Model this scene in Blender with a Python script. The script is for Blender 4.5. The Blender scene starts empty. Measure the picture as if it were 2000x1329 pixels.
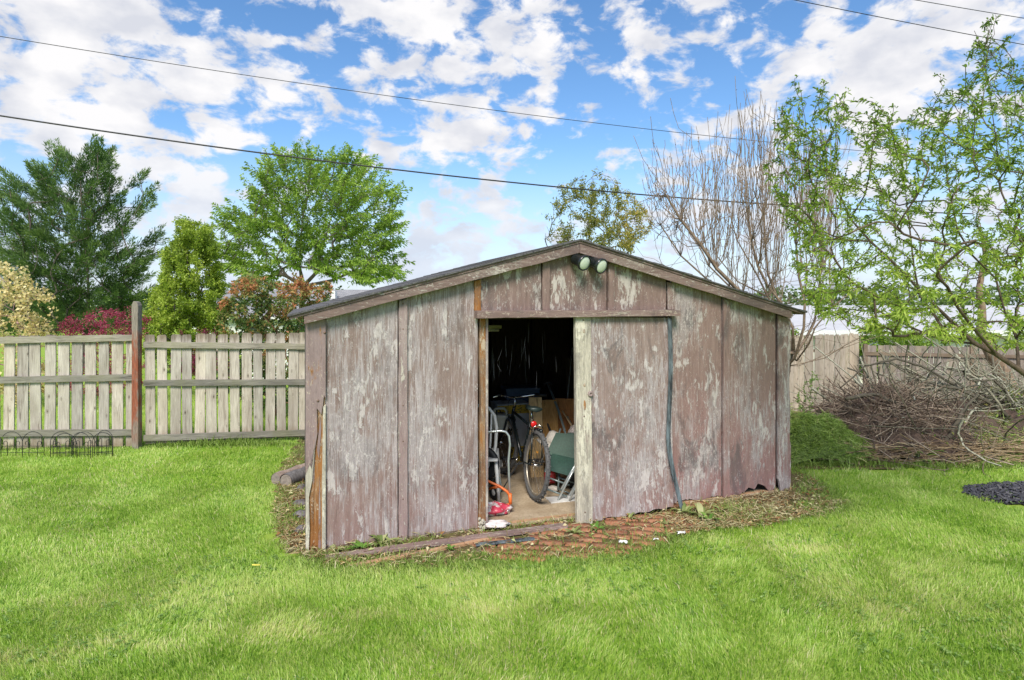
import bpy, math, random
import numpy as np
from mathutils import Vector, Matrix

# ------------------------------------------------------------------ camera
F = 1190.0            # focal length of the photograph in its own pixels (2000 wide)
HOR = 590.0           # row of the horizon
CAMZ = 2.0
S = bpy.context.scene
C = S.collection
cam_d = bpy.data.cameras.new("camera")
cam_d.sensor_width = 36; cam_d.sensor_fit = 'HORIZONTAL'
cam_d.lens = 36 * F / 2000
cam_d.shift_y = -(664.5 - HOR) / 2000
cam_d.clip_end = 2000
cam = bpy.data.objects.new("camera", cam_d); C.objects.link(cam)
cam.location = (0, 0, CAMZ); cam.rotation_euler = (math.radians(90), 0, 0)
S.camera = cam
S.view_settings.view_transform = 'Standard'; S.view_settings.look = 'None'
S.view_settings.gamma = 1; S.view_settings.exposure = 0.72

# ------------------------------------------------------------------ sky + sun
SUN_EL, SUN_AZ = math.radians(46), math.radians(188)   # azimuth clockwise from +Y: behind the camera to the left
def sky():
    w = bpy.data.worlds.new("World"); S.world = w; w.use_nodes = True
    nt = w.node_tree; nt.nodes.clear(); n = nt.nodes.new; L = nt.links.new
    def math_(op, a, b=None, clamp=False):
        m = n('ShaderNodeMath'); m.operation = op; m.use_clamp = clamp
        for i, v in enumerate((a, b)):
            if v is None: continue
            if isinstance(v, (int, float)): m.inputs[i].default_value = v
            else: L(v, m.inputs[i])
        return m.outputs[0]
    def vmath(op, a, b=None):
        m = n('ShaderNodeVectorMath'); m.operation = op
        for i, v in enumerate((a, b)):
            if v is None: continue
            if isinstance(v, (tuple, list, Vector)): m.inputs[i].default_value = v
            else: L(v, m.inputs[i])
        return m
    tc = n('ShaderNodeTexCoord'); d = vmath('NORMALIZE', tc.outputs['Generated']).outputs[0]
    st = n('ShaderNodeTexSky'); st.sky_type = 'NISHITA'; st.sun_disc = False
    st.sun_elevation = SUN_EL; st.sun_rotation = SUN_AZ; st.altitude = 200
    st.air_density = 1.0; st.dust_density = 0.3; st.ozone_density = 3.0
    hs = n('ShaderNodeHueSaturation'); hs.inputs['Saturation'].default_value = 1.16; hs.inputs['Value'].default_value = 1.0
    L(st.outputs[0], hs.inputs['Color'])
    # a cloud's place is given as a direction from the ground: photograph pixel -> direction
    white = [(40,90,200,.14),(250,60,150,.12),(120,200,130,.09),(330,150,150,.12),(500,130,110,.10),(570,210,90,.10),(60,270,110,.1),
             (230,280,90,.12),(800,60,150,.16),(930,40,110,.14),(1040,100,60,.10),(900,225,80,.14),(1230,80,45,.12),(1060,245,45,.13),
             (1250,170,45,.14),(1330,130,40,.14),(1350,40,50,.13),(1580,70,100,.14),(1700,110,120,.16),(1880,70,140,.16),(1760,200,90,.1),
             (1220,310,65,.13),(1480,215,45,.11),(440,275,50,.12),(330,370,80,.14),(420,430,70,.13),(300,320,50,.1),(850,385,50,.10),(960,370,45,.13),
             (850,470,50,.1),(940,500,70,.15),(1010,430,60,.12),(770,310,40,.13),(1420,300,120,.10),(1650,330,150,.10),(820,520,80,.12),(1060,150,60,.12)]
    blue = [(420,20,70,.16),(190,110,45,.14),(130,290,60,.10),(20,180,50,.08),(330,230,50,.10),(650,290,80,.15),(580,45,60,.12),(1140,190,90,.15),(1400,170,80,.18),(1120,370,90,.12),(1250,250,60,.12),(1440,70,60,.16),
            (1690,20,50,.14),(1560,240,70,.10),(1860,150,80,.13),(480,330,50,.16),(700,380,80,.10),(160,330,40,.10),(860,130,50,.08),(1180,40,50,.12),(500,10,60,.12),(1000,320,70,.12)]
    nz = n('ShaderNodeTexNoise'); nz.inputs['Scale'].default_value = 15.0; nz.inputs['Detail'].default_value = 9; nz.inputs['Roughness'].default_value = .58
    nz.inputs['Distortion'].default_value = .25
    st2 = vmath('MULTIPLY', d, (1, 1, 1.75)).outputs[0]; L(st2, nz.inputs['Vector'])
    wob = n('ShaderNodeTexNoise'); wob.inputs['Scale'].default_value = 9; wob.inputs['Detail'].default_value = 3; L(st2, wob.inputs['Vector'])
    wv = vmath('MULTIPLY', vmath('SUBTRACT', wob.outputs['Color'], (.5, .5, .5)).outputs[0], (.09, .05, .06)).outputs[0]
    dw = vmath('ADD', d, wv).outputs[0]
    acc = math_('ADD', math_('MULTIPLY', nz.outputs['Fac'], 1.45), -.215)
    for sgn, lst in ((1, white), (-1, blue)):
        for (px, py, r, wgt) in lst:
            v = Vector(((px-1000)/F, 1, (HOR-py)/F)).normalized()
            dist = vmath('DISTANCE', dw, v).outputs['Value']
            mr = n('ShaderNodeMapRange'); mr.interpolation_type = 'SMOOTHSTEP'
            mr.inputs[1].default_value = 0; mr.inputs[2].default_value = 1.35*r/F
            mr.inputs[3].default_value = sgn*wgt*(.85 if sgn > 0 else .75); mr.inputs[4].default_value = 0
            L(dist, mr.inputs[0]); acc = math_('ADD', acc, mr.outputs[0])
    mk = n('ShaderNodeMapRange'); mk.interpolation_type = 'SMOOTHSTEP'
    mk.inputs[1].default_value = .47; mk.inputs[2].default_value = .69; L(acc, mk.inputs[0])
    # cloud body: bright crowns and slightly grey lavender folds
    n2 = n('ShaderNodeTexNoise'); n2.inputs['Scale'].default_value = 13; n2.inputs['Detail'].default_value = 6
    L(vmath('ADD', st2, (3, 1, .03)).outputs[0], n2.inputs['Vector'])
    cr = n('ShaderNodeValToRGB'); cr.color_ramp.elements[0].position = .34; cr.color_ramp.elements[1].position = .60
    cr.color_ramp.elements[0].color = (.66, .68, .75, 1); cr.color_ramp.elements[1].color = (.92, .91, .92, 1)
    L(n2.outputs['Fac'], cr.inputs[0])
    b1 = n('ShaderNodeBackground'); L(hs.outputs[0], b1.inputs[0]); b1.inputs[1].default_value = .115
    b2 = n('ShaderNodeBackground'); L(cr.outputs[0], b2.inputs[0]); b2.inputs[1].default_value = .66
    sep = n('ShaderNodeSeparateXYZ'); L(d, sep.inputs[0])
    mx = n('ShaderNodeMixShader'); L(mk.outputs[0], mx.inputs[0]); L(b1.outputs[0], mx.inputs[1]); L(b2.outputs[0], mx.inputs[2])
    # pale air low over the horizon
    hz = n('ShaderNodeMapRange'); hz.inputs[1].default_value = 0.0; hz.inputs[2].default_value = .26; hz.inputs[3].default_value = .82; hz.inputs[4].default_value = 0
    hz.interpolation_type = 'SMOOTHSTEP'; L(sep.outputs[2], hz.inputs[0])
    b3 = n('ShaderNodeBackground'); b3.inputs[0].default_value = (.70, .80, .96, 1); b3.inputs[1].default_value = .60
    mx2 = n('ShaderNodeMixShader'); L(hz.outputs[0], mx2.inputs[0]); L(mx.outputs[0], mx2.inputs[1]); L(b3.outputs[0], mx2.inputs[2])
    out = n('ShaderNodeOutputWorld'); L(mx2.outputs[0], out.inputs[0])
    w.cycles.sampling_method = 'MANUAL'; w.cycles.sample_map_resolution = 512
sky()
sd = bpy.data.lights.new("sun", 'SUN'); sd.energy = 3.0; sd.angle = math.radians(22); sd.color = (1, .93, .83)
so = bpy.data.objects.new("sun", sd); C.objects.link(so)
dv = Vector((math.sin(SUN_AZ)*math.cos(SUN_EL), math.cos(SUN_AZ)*math.cos(SUN_EL), math.sin(SUN_EL)))
so.rotation_euler = dv.to_track_quat('Z', 'Y').to_euler(); so.location = (-5, -8, 12)

# ------------------------------------------------------------------ helpers
R = np.random.default_rng(7)
random.seed(7)
def P(px, py, Y): return Vector(((px-1000)/F*Y, Y, CAMZ-(py-HOR)/F*Y))     # the point a pixel shows at depth Y
def G(px, py, z=0.0):                                                      # the point of the level z a pixel shows
    Y = (CAMZ-z)*F/(py-HOR); return Vector(((px-1000)/F*Y, Y, z))
def sstep(a, b, x):
    t = np.clip((np.asarray(x, float)-a)/(b-a), 0, 1); return t*t*(3-2*t)
def vnoise(x, y, s, seed):
    g = np.random.default_rng(seed).random((64, 64))
    x = np.asarray(x, float)*s+17.3; y = np.asarray(y, float)*s+5.1
    xi = np.floor(x).astype(int); yi = np.floor(y).astype(int); fx = x-xi; fy = y-yi
    fx = fx*fx*(3-2*fx); fy = fy*fy*(3-2*fy)
    a = g[xi % 64, yi % 64]; b = g[(xi+1) % 64, yi % 64]; c = g[xi % 64, (yi+1) % 64]; d = g[(xi+1) % 64, (yi+1) % 64]
    return (a*(1-fx)+b*fx)*(1-fy)+(c*(1-fx)+d*fx)*fy
def tag(o, label=None, cat=None, group=None, kind=None):
    if label: o['label'] = label
    if cat: o['category'] = cat
    if group: o['group'] = group
    if kind: o['kind'] = kind
    return o
def thing(name, label, cat, loc=(0, 0, 0), rotz=0, group=None):
    o = bpy.data.objects.new(name, None); C.objects.link(o); o.empty_display_size = .1
    o.location = loc; o.rotation_euler = (0, 0, rotz)
    return tag(o, label, cat, group)
def copy_tree(o, parent=None):
    c = o.copy(); C.objects.link(c); c.parent = parent
    for ch in list(o.children): copy_tree(ch, c)
    return c
def from_arrays(name, V, Fs, mat, parent=None, tint=None, smooth=False):
    """V (N,3); Fs = list of int arrays (M,k)"""
    me = bpy.data.meshes.new(name)
    V = np.asarray(V, np.float32)
    me.vertices.add(len(V)); me.vertices.foreach_set('co', V.ravel())
    tot = np.concatenate([np.full(len(f), f.shape[1], np.int32) for f in Fs])
    loops = np.concatenate([np.asarray(f, np.int32).ravel() for f in Fs])
    me.loops.add(len(loops)); me.loops.foreach_set('vertex_index', loops)
    me.polygons.add(len(tot)); me.polygons.foreach_set('loop_start', np.concatenate([[0], np.cumsum(tot)[:-1]]).astype(np.int32))
    me.polygons.foreach_set('loop_total', tot)
    if smooth: me.polygons.foreach_set('use_smooth', np.ones(len(tot), bool))
    me.update(calc_edges=True)
    if tint is not None:
        a = me.attributes.new('tint', 'FLOAT', 'POINT'); a.data.foreach_set('value', np.asarray(tint, np.float32))
    o = bpy.data.objects.new(name, me); C.objects.link(o)
    if mat: me.materials.append(mat)
    if parent: o.parent = parent
    return o
class MB:
    def __init__(s): s.v = []; s.f = []
    def add(s, vs, fs):
        b = len(s.v); s.v += [tuple(v) for v in vs]; s.f += [tuple(b+i for i in f) for f in fs]; return s
    def box(s, x0, x1, y0, y1, z0, z1, M=None):
        vs = [(x0,y0,z0),(x1,y0,z0),(x1,y1,z0),(x0,y1,z0),(x0,y0,z1),(x1,y0,z1),(x1,y1,z1),(x0,y1,z1)]
        if M is not None: vs = [M @ Vector(v) for v in vs]
        return s.add(vs, [(0,3,2,1),(4,5,6,7),(0,1,5,4),(1,2,6,5),(2,3,7,6),(3,0,4,7)])
    def prism(s, outline, y0, y1, M=None):
        """outline of (x,z), counter-clockwise seen from -y, extruded from y0 to y1"""
        n = len(outline)
        vs = [(x, y0, z) for x, z in outline]+[(x, y1, z) for x, z in outline]
        if M is not None: vs = [M @ Vector(v) for v in vs]
        return s.add(vs, [tuple(range(n)), tuple(range(2*n-1, n-1, -1))]+[(i, i+n, (i+1) % n+n, (i+1) % n) for i in range(n)])
    def tube(s, pts, r, n=6, closed=False, caps=True):
        pts = [Vector(p) for p in pts]; m = len(pts)
        rs = list(r) if hasattr(r, '__len__') else [r]*m
        t0 = (pts[1]-pts[0]).normalized(); a = t0.orthogonal().normalized(); vs = []
        for i, p in enumerate(pts):
            if closed: t = (pts[(i+1) % m]-pts[i-1])
            else: t = pts[min(i+1, m-1)]-pts[max(i-1, 0)]
            if t.length < 1e-9: t = t0
            t = t.normalized(); a = (a-t*a.dot(t))
            a = a.normalized() if a.length > 1e-6 else t.orthogonal().normalized()
            b = t.cross(a)
            for k in range(n):
                an = 2*math.pi*k/n; vs.append(p+(a*math.cos(an)+b*math.sin(an))*rs[i])
        fs = []
        for i in range(m if closed else m-1):
            j = (i+1) % m
            for k in range(n): fs.append((i*n+k, i*n+(k+1) % n, j*n+(k+1) % n, j*n+k))
        if caps and not closed: fs += [tuple(range(n-1, -1, -1)), tuple((m-1)*n+k for k in range(n))]
        return s.add(vs, fs)
    def lathe(s, prof, n=20, M=None):
        """profile of (radius, height) round z"""
        vs = []
        for r, z in prof:
            for k in range(n):
                a = 2*math.pi*k/n; vs.append(Vector((r*math.cos(a), r*math.sin(a), z)))
        if M is not None: vs = [M @ v for v in vs]
        m = len(prof)
        fs = [(i*n+k, i*n+(k+1) % n, (i+1)*n+(k+1) % n, (i+1)*n+k) for i in range(m-1) for k in range(n)]
        fs += [tuple(range(n-1, -1, -1)), tuple((m-1)*n+k for k in range(n))]
        return s.add(vs, fs)
    def blob(s, c, rx, ry, rz, n=10, m=7, j=0.0, M=None):
        prof = []; vs = []; c = Vector(c)
        for i in range(m+1):
            th = math.pi*i/m
            for k in range(n):
                a = 2*math.pi*k/n; q = 1+random.uniform(-j, j)
                v = Vector((rx*math.sin(th)*math.cos(a)*q, ry*math.sin(th)*math.sin(a)*q, rz*math.cos(th)*q))
                if M is not None: v = M @ v
                vs.append(c+v)
        return s.add(vs, [(i*n+k, (i+1)*n+k, (i+1)*n+(k+1) % n, i*n+(k+1) % n) for i in range(m) for k in range(n)])
    def build(s, name, mat, parent=None, smooth=False, bevel=0):
        me = bpy.data.meshes.new(name); me.from_pydata(s.v, [], s.f); me.update()
        if smooth: me.polygons.foreach_set('use_smooth', [True]*len(me.polygons))
        me.materials.append(mat)
        o = bpy.data.objects.new(name, me); C.objects.link(o)
        if parent: o.parent = parent
        if bevel:
            b = o.modifiers.new('b', 'BEVEL'); b.width = bevel; b.segments = 2; b.limit_method = 'ANGLE'
        return o

# ------------------------------------------------------------------ materials
class NT:
    def __init__(s, name):
        s.m = bpy.data.materials.new(name); s.m.use_nodes = True; s.t = s.m.node_tree; s.t.nodes.clear()
        s.tc = None
    def n(s, t): return s.t.nodes.new('ShaderNode'+t)
    def L(s, a, b): s.t.links.new(a, b)
    def coords(s, scale=(1, 1, 1), jitter=True):
        if s.tc is None:
            s.tc = s.n('TexCoord'); s.oi = s.n('ObjectInfo')
            m = s.n('Math'); m.operation = 'MULTIPLY'; m.inputs[1].default_value = 37.0; s.L(s.oi.outputs['Random'], m.inputs[0])
            s.cb = s.n('CombineXYZ')
            for i in range(3): s.L(m.outputs[0], s.cb.inputs[i])
        src = s.tc.outputs['Object']
        mp = s.n('Mapping'); mp.inputs['Scale'].default_value = scale; s.L(src, mp.inputs[0])
        if jitter: s.L(s.cb.outputs[0], mp.inputs['Location'])
        return mp.outputs[0]
    def noise(s, scale=(1, 1, 1), detail=5, rough=.6, dist=0, sc=1, jitter=True):
        z = s.n('TexNoise'); z.inputs['Scale'].default_value = sc; z.inputs['Detail'].default_value = detail
        z.inputs['Roughness'].default_value = rough; z.inputs['Distortion'].default_value = dist
        s.L(s.coords(scale, jitter), z.inputs['Vector']); return z.outputs['Fac']
    def ramp(s, fac, stops):
        r = s.n('ValToRGB'); e = r.color_ramp.elements
        while len(e) < len(stops): e.new(.5)
        for el, (p, c) in zip(e, stops):
            el.position = p; el.color = (c, c, c, 1) if isinstance(c, (int, float)) else (*c, 1)
        s.L(fac, r.inputs[0]); return r.outputs[0]
    def mix(s, fac, a, b, mode='MIX'):
        m = s.n('Mix'); m.data_type = 'RGBA'; m.blend_type = mode
        if isinstance(fac, (int, float)): m.inputs[0].default_value = fac
        else: s.L(fac, m.inputs[0])
        for i, v in ((6, a), (7, b)):
            if isinstance(v, (tuple, list)): m.inputs[i].default_value = (*v, 1)
            else: s.L(v, m.inputs[i])
        return m.outputs[2]
    def math(s, op, a, b=0.0, clamp=False):
        m = s.n('Math'); m.operation = op; m.use_clamp = clamp
        for i, v in enumerate((a, b)):
            if isinstance(v, (int, float)): m.inputs[i].default_value = v
            else: s.L(v, m.inputs[i])
        return m.outputs[0]
    def z(s):
        s.coords(); q = s.n('SeparateXYZ'); s.L(s.tc.outputs['Object'], q.inputs[0]); return q.outputs
    def out(s, col, rough=.8, bump=None, bstr=.3, bdist=.01, metal=0, transl=0, spec=.5):
        b = s.n('BsdfPrincipled'); 
        if isinstance(col, (tuple, list)): b.inputs['Base Color'].default_value = (*col, 1)
        else: s.L(col, b.inputs['Base Color'])
        if isinstance(rough, (int, float)): b.inputs['Roughness'].default_value = rough
        else: s.L(rough, b.inputs['Roughness'])
        b.inputs['Metallic'].default_value = metal; b.inputs['Specular IOR Level'].default_value = spec
        if bump is not None:
            bp = s.n('Bump'); bp.inputs['Strength'].default_value = bstr; bp.inputs['Distance'].default_value = bdist
            s.L(bump, bp.inputs['Height']); s.L(bp.outputs[0], b.inputs['Normal'])
        o = s.n('OutputMaterial')
        if transl:
            t = s.n('BsdfTranslucent')
            if isinstance(col, (tuple, list)): t.inputs[0].default_value = (*col, 1)
            else: s.L(col, t.inputs[0])
            mx = s.n('MixShader'); mx.inputs[0].default_value = transl
            s.L(b.outputs[0], mx.inputs[1]); s.L(t.outputs[0], mx.inputs[2]); s.L(mx.outputs[0], o.inputs[0])
        else: s.L(b.outputs[0], o.inputs[0])
        return s.m
def simple(name, col, rough=.5, metal=0, var=.25, sc=12, bstr=.15):
    t = NT(name); nz = t.noise(sc=sc, detail=6)
    lo = tuple(c*(1-var) for c in col); hi = tuple(min(1, c*(1+var)) for c in col)
    return t.out(t.ramp(nz, [(.3, lo), (.7, hi)]), rough, nz, bstr, .004, metal)

def painted_wood(name, paint_lo, paint_hi, bare, chip, bare_amt=.5, chip_amt=.6, pink=0.6, horiz=False, orange=0.0, mould=0.45):
    """old mauve-brown paint worn through to grey wood with pale flaking patches"""
    t = NT(name)
    ax = (lambda a, b: (b, a, a)) if horiz else (lambda a, b: (a, a, b))
    fine = t.noise(ax(95, 5), 6, .72, .35); mid = t.noise(ax(26, 2.6), 6, .65, .4)
    big = t.noise(ax(2.7, 1.3), 5, .6, .3); big2 = t.noise(ax(5.5, 1.9), 6, .68, .5)
    fk = t.noise(ax(17, 6.5), 8, .78, .7)
    paint = t.mix(t.ramp(mid, [(.3, 0), (.7, 1)]), paint_lo, paint_hi)
    if pink:
        zc = t.z()[2]
        low = t.math('SUBTRACT', 1.15, t.math('MULTIPLY', zc, .85), True)
        pk = t.math('MULTIPLY', low, t.math('MULTIPLY', t.ramp(big2, [(.32, .1), (.66, 1)]), pink))
        paint = t.mix(pk, paint, (.34, .165, .16))
    fmul = t.math('MULTIPLY', fine, .55)
    wear = t.math('ADD', t.math('ADD', t.math('MULTIPLY', big, .75), .105), t.math('MULTIPLY', mid, .39)); wear = t.math('ADD', wear, fmul)      # about .95 on average
    wmask = t.ramp(t.math('SUBTRACT', wear, .3), [(.76-bare_amt*.16, 0), (.88-bare_amt*.16, 1)])
    barec = t.mix(t.ramp(fine, [(.3, 0), (.72, 1)]), tuple(c*.55 for c in bare), tuple(min(1, c*1.18) for c in bare))
    col = t.mix(wmask, paint, barec)
    chipv = t.math('ADD', t.math('MULTIPLY', big2, .95), t.math('ADD', t.math('MULTIPLY', fk, .75), t.math('MULTIPLY', fine, .25)))
    cm = t.ramp(t.math('SUBTRACT', chipv, .4), [(.72-chip_amt*.08, 0), (.76-chip_amt*.08, 1)])
    col = t.mix(t.math('MULTIPLY', cm, .85), col, t.mix(fine, tuple(c*.8 for c in chip), chip))
    if orange:
        om = t.ramp(t.math('ADD', big2, t.math('MULTIPLY', mid, .5)), [(.92-orange*.40, 0), (.99-orange*.40, 1)])
        col = t.mix(om, col, t.mix(t.ramp(fine, [(.3, 0), (.7, 1)]), (.13, .045, .012), (.50, .24, .07)))
    grain = t.noise(ax(150, 16), 7, .8, .6)
    col = t.mix(.75, col, t.ramp(grain, [(.30, .60), (.5, 1.0), (.70, 1.22)]), 'MULTIPLY')
    if mould:
        m1 = t.noise(ax(3.6, 1.7), 6, .7, .6)
        mm = t.ramp(t.math('ADD', m1, t.math('MULTIPLY', grain, .45)), [(.76, 0), (.86, 1)])
        col = t.mix(t.math('MULTIPLY', mm, mould), col, (.085, .078, .078))
    spots = t.noise(ax(48, 22), 6, .8, 1.2)
    col = t.mix(t.ramp(t.math('ADD', spots, t.math('MULTIPLY', big, .25)), [(.70, 0), (.76, .75)]), col, tuple(c*1.02 for c in chip))
    dk = t.ramp(t.noise(ax(60, 3.2), 6, .75, .8), [(.29, .85), (.39, 0)])
    col = t.mix(dk, col, (.075, .055, .05))
    h = t.math('ADD', t.math('MULTIPLY', fine, .6), t.math('MULTIPLY', t.math('ADD', cm, grain), .35))
    return t.out(col, .85, h, .7, .007, spec=.25)

M_panel = painted_wood('weathered_plywood', (.205, .145, .125), (.31, .235, .21), (.42, .365, .36), (.585, .53, .505), 1.05, .8, .35, mould=.35)
M_panel_r = painted_wood('weathered_plywood_right', (.20, .132, .115), (.295, .205, .18), (.37, .315, .305), (.56, .505, .475), .75, 1.0, .85, mould=.65)
M_door = painted_wood('door_plywood', (.205, .145, .125), (.31, .235, .21), (.40, .35, .345), (.57, .52, .495), .85, 1.25, .4, mould=.7)
M_gable = painted_wood('gable_plywood', (.18, .122, .105), (.27, .19, .165), (.36, .31, .285), (.58, .53, .48), .35, 1.15, 0)
M_batten = painted_wood('batten_wood', (.24, .175, .165), (.36, .28, .265), (.40, .35, .32), (.60, .54, .46), .45, .7, .3)
M_trim = painted_wood('corner_trim_wood', (.235, .17, .16), (.33, .25, .24), (.36, .31, .28), (.60, .50, .38), .4, .6, .3, orange=.35)
M_fascia = painted_wood('fascia_wood', (.155, .105, .09), (.24, .17, .15), (.27, .215, .185), (.52, .47, .41), .25, .35, 0, horiz=True)
M_sill = painted_wood('sill_wood', (.18, .12, .105), (.28, .195, .175), (.36, .30, .26), (.55, .47, .38), .3, .5, 0, horiz=True)
M_door_edge = painted_wood('door_edge_wood', (.27, .20, .18), (.36, .27, .25), (.55, .50, .40), (.72, .67, .54), 2.1, 1.6, 0)
M_orange_wood = painted_wood('bare_orange_wood', (.20, .08, .025), (.40, .18, .055), (.36, .23, .13), (.55, .45, .33), .85, .75, 0)
M_new_wood = painted_wood('bare_lumber', (.40, .23, .13), (.55, .33, .19), (.48, .36, .27), (.60, .50, .38), .3, .3, 0, horiz=True)

def bare_wood(name, lo, hi, dark, moss=0.0, horiz=False, knots=True, ends=None):
    t = NT(name)
    ax = (lambda a, b: (b, a, a)) if horiz else (lambda a, b: (a, a, b))
    fine = t.noise(ax(120, 6), 6, .7, .3); mid = t.noise(ax(34, 2.2), 5, .65, .9); big = t.noise(ax(5, 1.3), 4, .6)
    col = t.mix(t.ramp(fine, [(.3, 0), (.7, 1)]), lo, hi)
    col = t.mix(t.ramp(mid, [(.30, .85), (.46, 0)]), col, dark)
    col = t.mix(t.ramp(big, [(.35, .45), (.6, 0)]), col, tuple(c*1.4 for c in dark))
    if knots:
        vo = t.n('TexVoronoi'); vo.feature = 'F1'; vo.inputs['Scale'].default_value = 1
        t.L(t.coords(ax(9.5, 4.2)), vo.inputs['Vector'])
        col = t.mix(t.ramp(vo.outputs['Distance'], [(.06, .9), (.13, 0)]), col, (.07, .05, .04))
        ring = t.n('Math'); ring.operation = 'SINE'; t.L(t.math('MULTIPLY', vo.outputs['Distance'], 55.0), ring.inputs[0])
        col = t.mix(t.math('MULTIPLY', t.ramp(vo.outputs['Distance'], [(.1, .5), (.34, 0)]), t.ramp(ring.outputs[0], [(.0, 0), (1, 1)])), col, tuple(c*.9 for c in dark))
    if moss:
        col = t.mix(t.math('MULTIPLY', t.ramp(t.noise((3, 3, 2), 4), [(.45, 0), (.65, 1)]), moss), col, (.19, .20, .07))
    if ends:     # rain stained tips and soil splashed feet
        zc = t.z()[2]; wob = t.math('MULTIPLY', t.math('SUBTRACT', t.noise((18, 18, 3), 5, .7), .5), .5)
        zz = t.math('ADD', zc, wob)
        a1 = t.n('MapRange'); a1.inputs[1].default_value = ends[1]-.10; a1.inputs[2].default_value = ends[1]+.03; t.L(zz, a1.inputs[0])
        a2 = t.n('MapRange'); a2.inputs[1].default_value = ends[0]+.12; a2.inputs[2].default_value = ends[0]-.08; t.L(zz, a2.inputs[0])
        col = t.mix(t.math('MULTIPLY', a1.outputs[0], .75), col, (.135, .105, .075)); col = t.mix(t.math('MULTIPLY', a2.outputs[0], .7), col, (.19, .14, .085))
    oi = t.oi.outputs['Random']
    col = t.mix(.55, col, t.mix(oi, (.62, .61, .60), (1.25, 1.2, 1.12)), 'MULTIPLY')
    col = t.mix(t.math('MULTIPLY', oi, .35), col, (1.1, 1.04, .93), 'MULTIPLY')
    return t.out(col, .9, t.math('ADD', fine, mid), .5, .005, spec=.2)
M_picket = bare_wood('grey_picket_wood', (.36, .33, .29), (.68, .64, .57), (.15, .12, .10), .12, ends=(.12, 1.50))
M_rail = bare_wood('grey_rail_wood', (.19, .18, .155), (.42, .40, .35), (.07, .065, .06), .3, True, False)
M_picket_far = bare_wood('tan_picket_wood', (.33, .29, .235), (.56, .50, .41), (.16, .13, .10), .15)
M_rail_dark = bare_wood('dark_rail_wood', (.17, .13, .10), (.28, .22, .17), (.07, .05, .04), .2, True, False)
M_panel_far = bare_wood('brown_grey_fence_wood', (.23, .195, .17), (.40, .35, .31), (.09, .075, .065), .25)
def post_mat():
    t = NT('red_stained_post'); fine = t.noise((110, 110, 7), 6, .7, .3); big = t.noise((7, 7, 2.2), 6, .65, .4)
    z = t.z()[2]
    red = t.mix(t.ramp(fine, [(.3, 0), (.7, 1)]), (.13, .042, .025), (.40, .135, .075))
    grey = t.mix(t.ramp(fine, [(.3, 0), (.7, 1)]), (.10, .085, .065), (.40, .35, .29))
    top = t.math('ADD', t.ramp(t.math('ADD', z, t.math('MULTIPLY', big, .5)), [(.0, 0), (1.0, 1)]), 0)
    m = t.n('MapRange'); m.inputs[1].default_value = 1.50; m.inputs[2].default_value = 1.62; t.L(z, m.inputs[0])
    m2 = t.n('MapRange'); m2.inputs[1].default_value = .42; m2.inputs[2].default_value = .16; t.L(t.math('ADD', z, t.math('MULTIPLY', big, .2)), m2.inputs[0])
    fac = t.math('MAXIMUM', t.math('MAXIMUM', m.outputs[0], m2.outputs[0]), t.ramp(big, [(.5, 0), (.62, .8)]))
    col = t.mix(fac, red, grey)
    col = t.mix(t.ramp(t.noise((50, 50, 1.5), 5, .7, .6), [(.32, .9), (.40, 0)]), col, (.05, .035, .03))
    return t.out(col, .85, fine, .6, .005, spec=.2)
M_post = post_mat()

def leaf_mat(name, stops, transl=.35, rough=.5, spec=.35):
    t = NT(name); a = t.n('Attribute'); a.attribute_name = 'tint'
    return t.out(t.ramp(a.outputs['Fac'], stops), rough, transl=transl, spec=spec)
def bark_mat(name, lo, hi, sc=20):
    t = NT(name); f = t.noise((sc*2, sc*2, sc*.5), 6, .7, .5); b = t.noise((4, 4, 4), 4)
    col = t.mix(t.ramp(f, [(.3, 0), (.7, 1)]), lo, hi)
    col = t.mix(t.ramp(b, [(.5, 0), (.68, .5)]), col, tuple(min(1, c*1.6) for c in hi))
    return t.out(col, .9, f, .8, .01, spec=.15)
M_black = simple('black_rubber', (.018, .018, .02), .55)
M_blackmetal = simple('black_metal', (.02, .021, .024), .35, .3, .3, 20)
M_steel = simple('brushed_steel', (.55, .55, .54), .35, .9, .2, 30)
M_white = simple('white_plastic', (.72, .72, .70), .4, 0, .08)
def ground_z(x, y):
    x = np.asarray(x, float); y = np.asarray(y, float)
    z = -1.0*sstep(9.5, 16.5, y)*sstep(1.0, 5.0, x) - 1.5*sstep(16, 34, y)*(1-.45*sstep(1, 5, x))
    away = sstep(.5, 2.5, np.hypot(np.clip(np.abs(x-.6)-2.6, 0, None), np.clip(np.abs(y-6.6)-1.8, 0, None)))
    z = z + away*((vnoise(x, y, .55, 3)-.5)*.05+(vnoise(x, y, 1.7, 4)-.5)*.016)
    return z
# ------------------------------------------------------------------ shed frame
X0, Y0, X1, Y1 = -1.645, 4.857, 2.913, 6.420
ANG = math.atan2(Y1-Y0, X1-X0); W = math.hypot(X1-X0, Y1-Y0); D = 3.0; APX = 2.36
SM = Matrix.Translation((X0, Y0, 0)) @ Matrix.Rotation(ANG, 4, 'Z')
def U(px, v=0.0):
    """distance along the shed front at which pixel column px is seen, v in front(-) / behind(+) of it"""
    r = (px-1000)/F; ca, sa = math.cos(ANG), math.sin(ANG)
    ox, oy = X0-v*sa, Y0+v*ca
    return (r*oy-ox)/(ca-r*sa)
def ZL(px, py, v=0.0):
    u = U(px, v); Y = Y0+v*math.cos(ANG)+u*math.sin(ANG); return CAMZ-(py-HOR)/F*Y
def SW(u, v, z=0): return SM @ Vector((u, v, z))
def roofz(u): return 1.908+(2.545-1.908)*(u/APX if u < APX else (W-u)/(W-APX))

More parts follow.
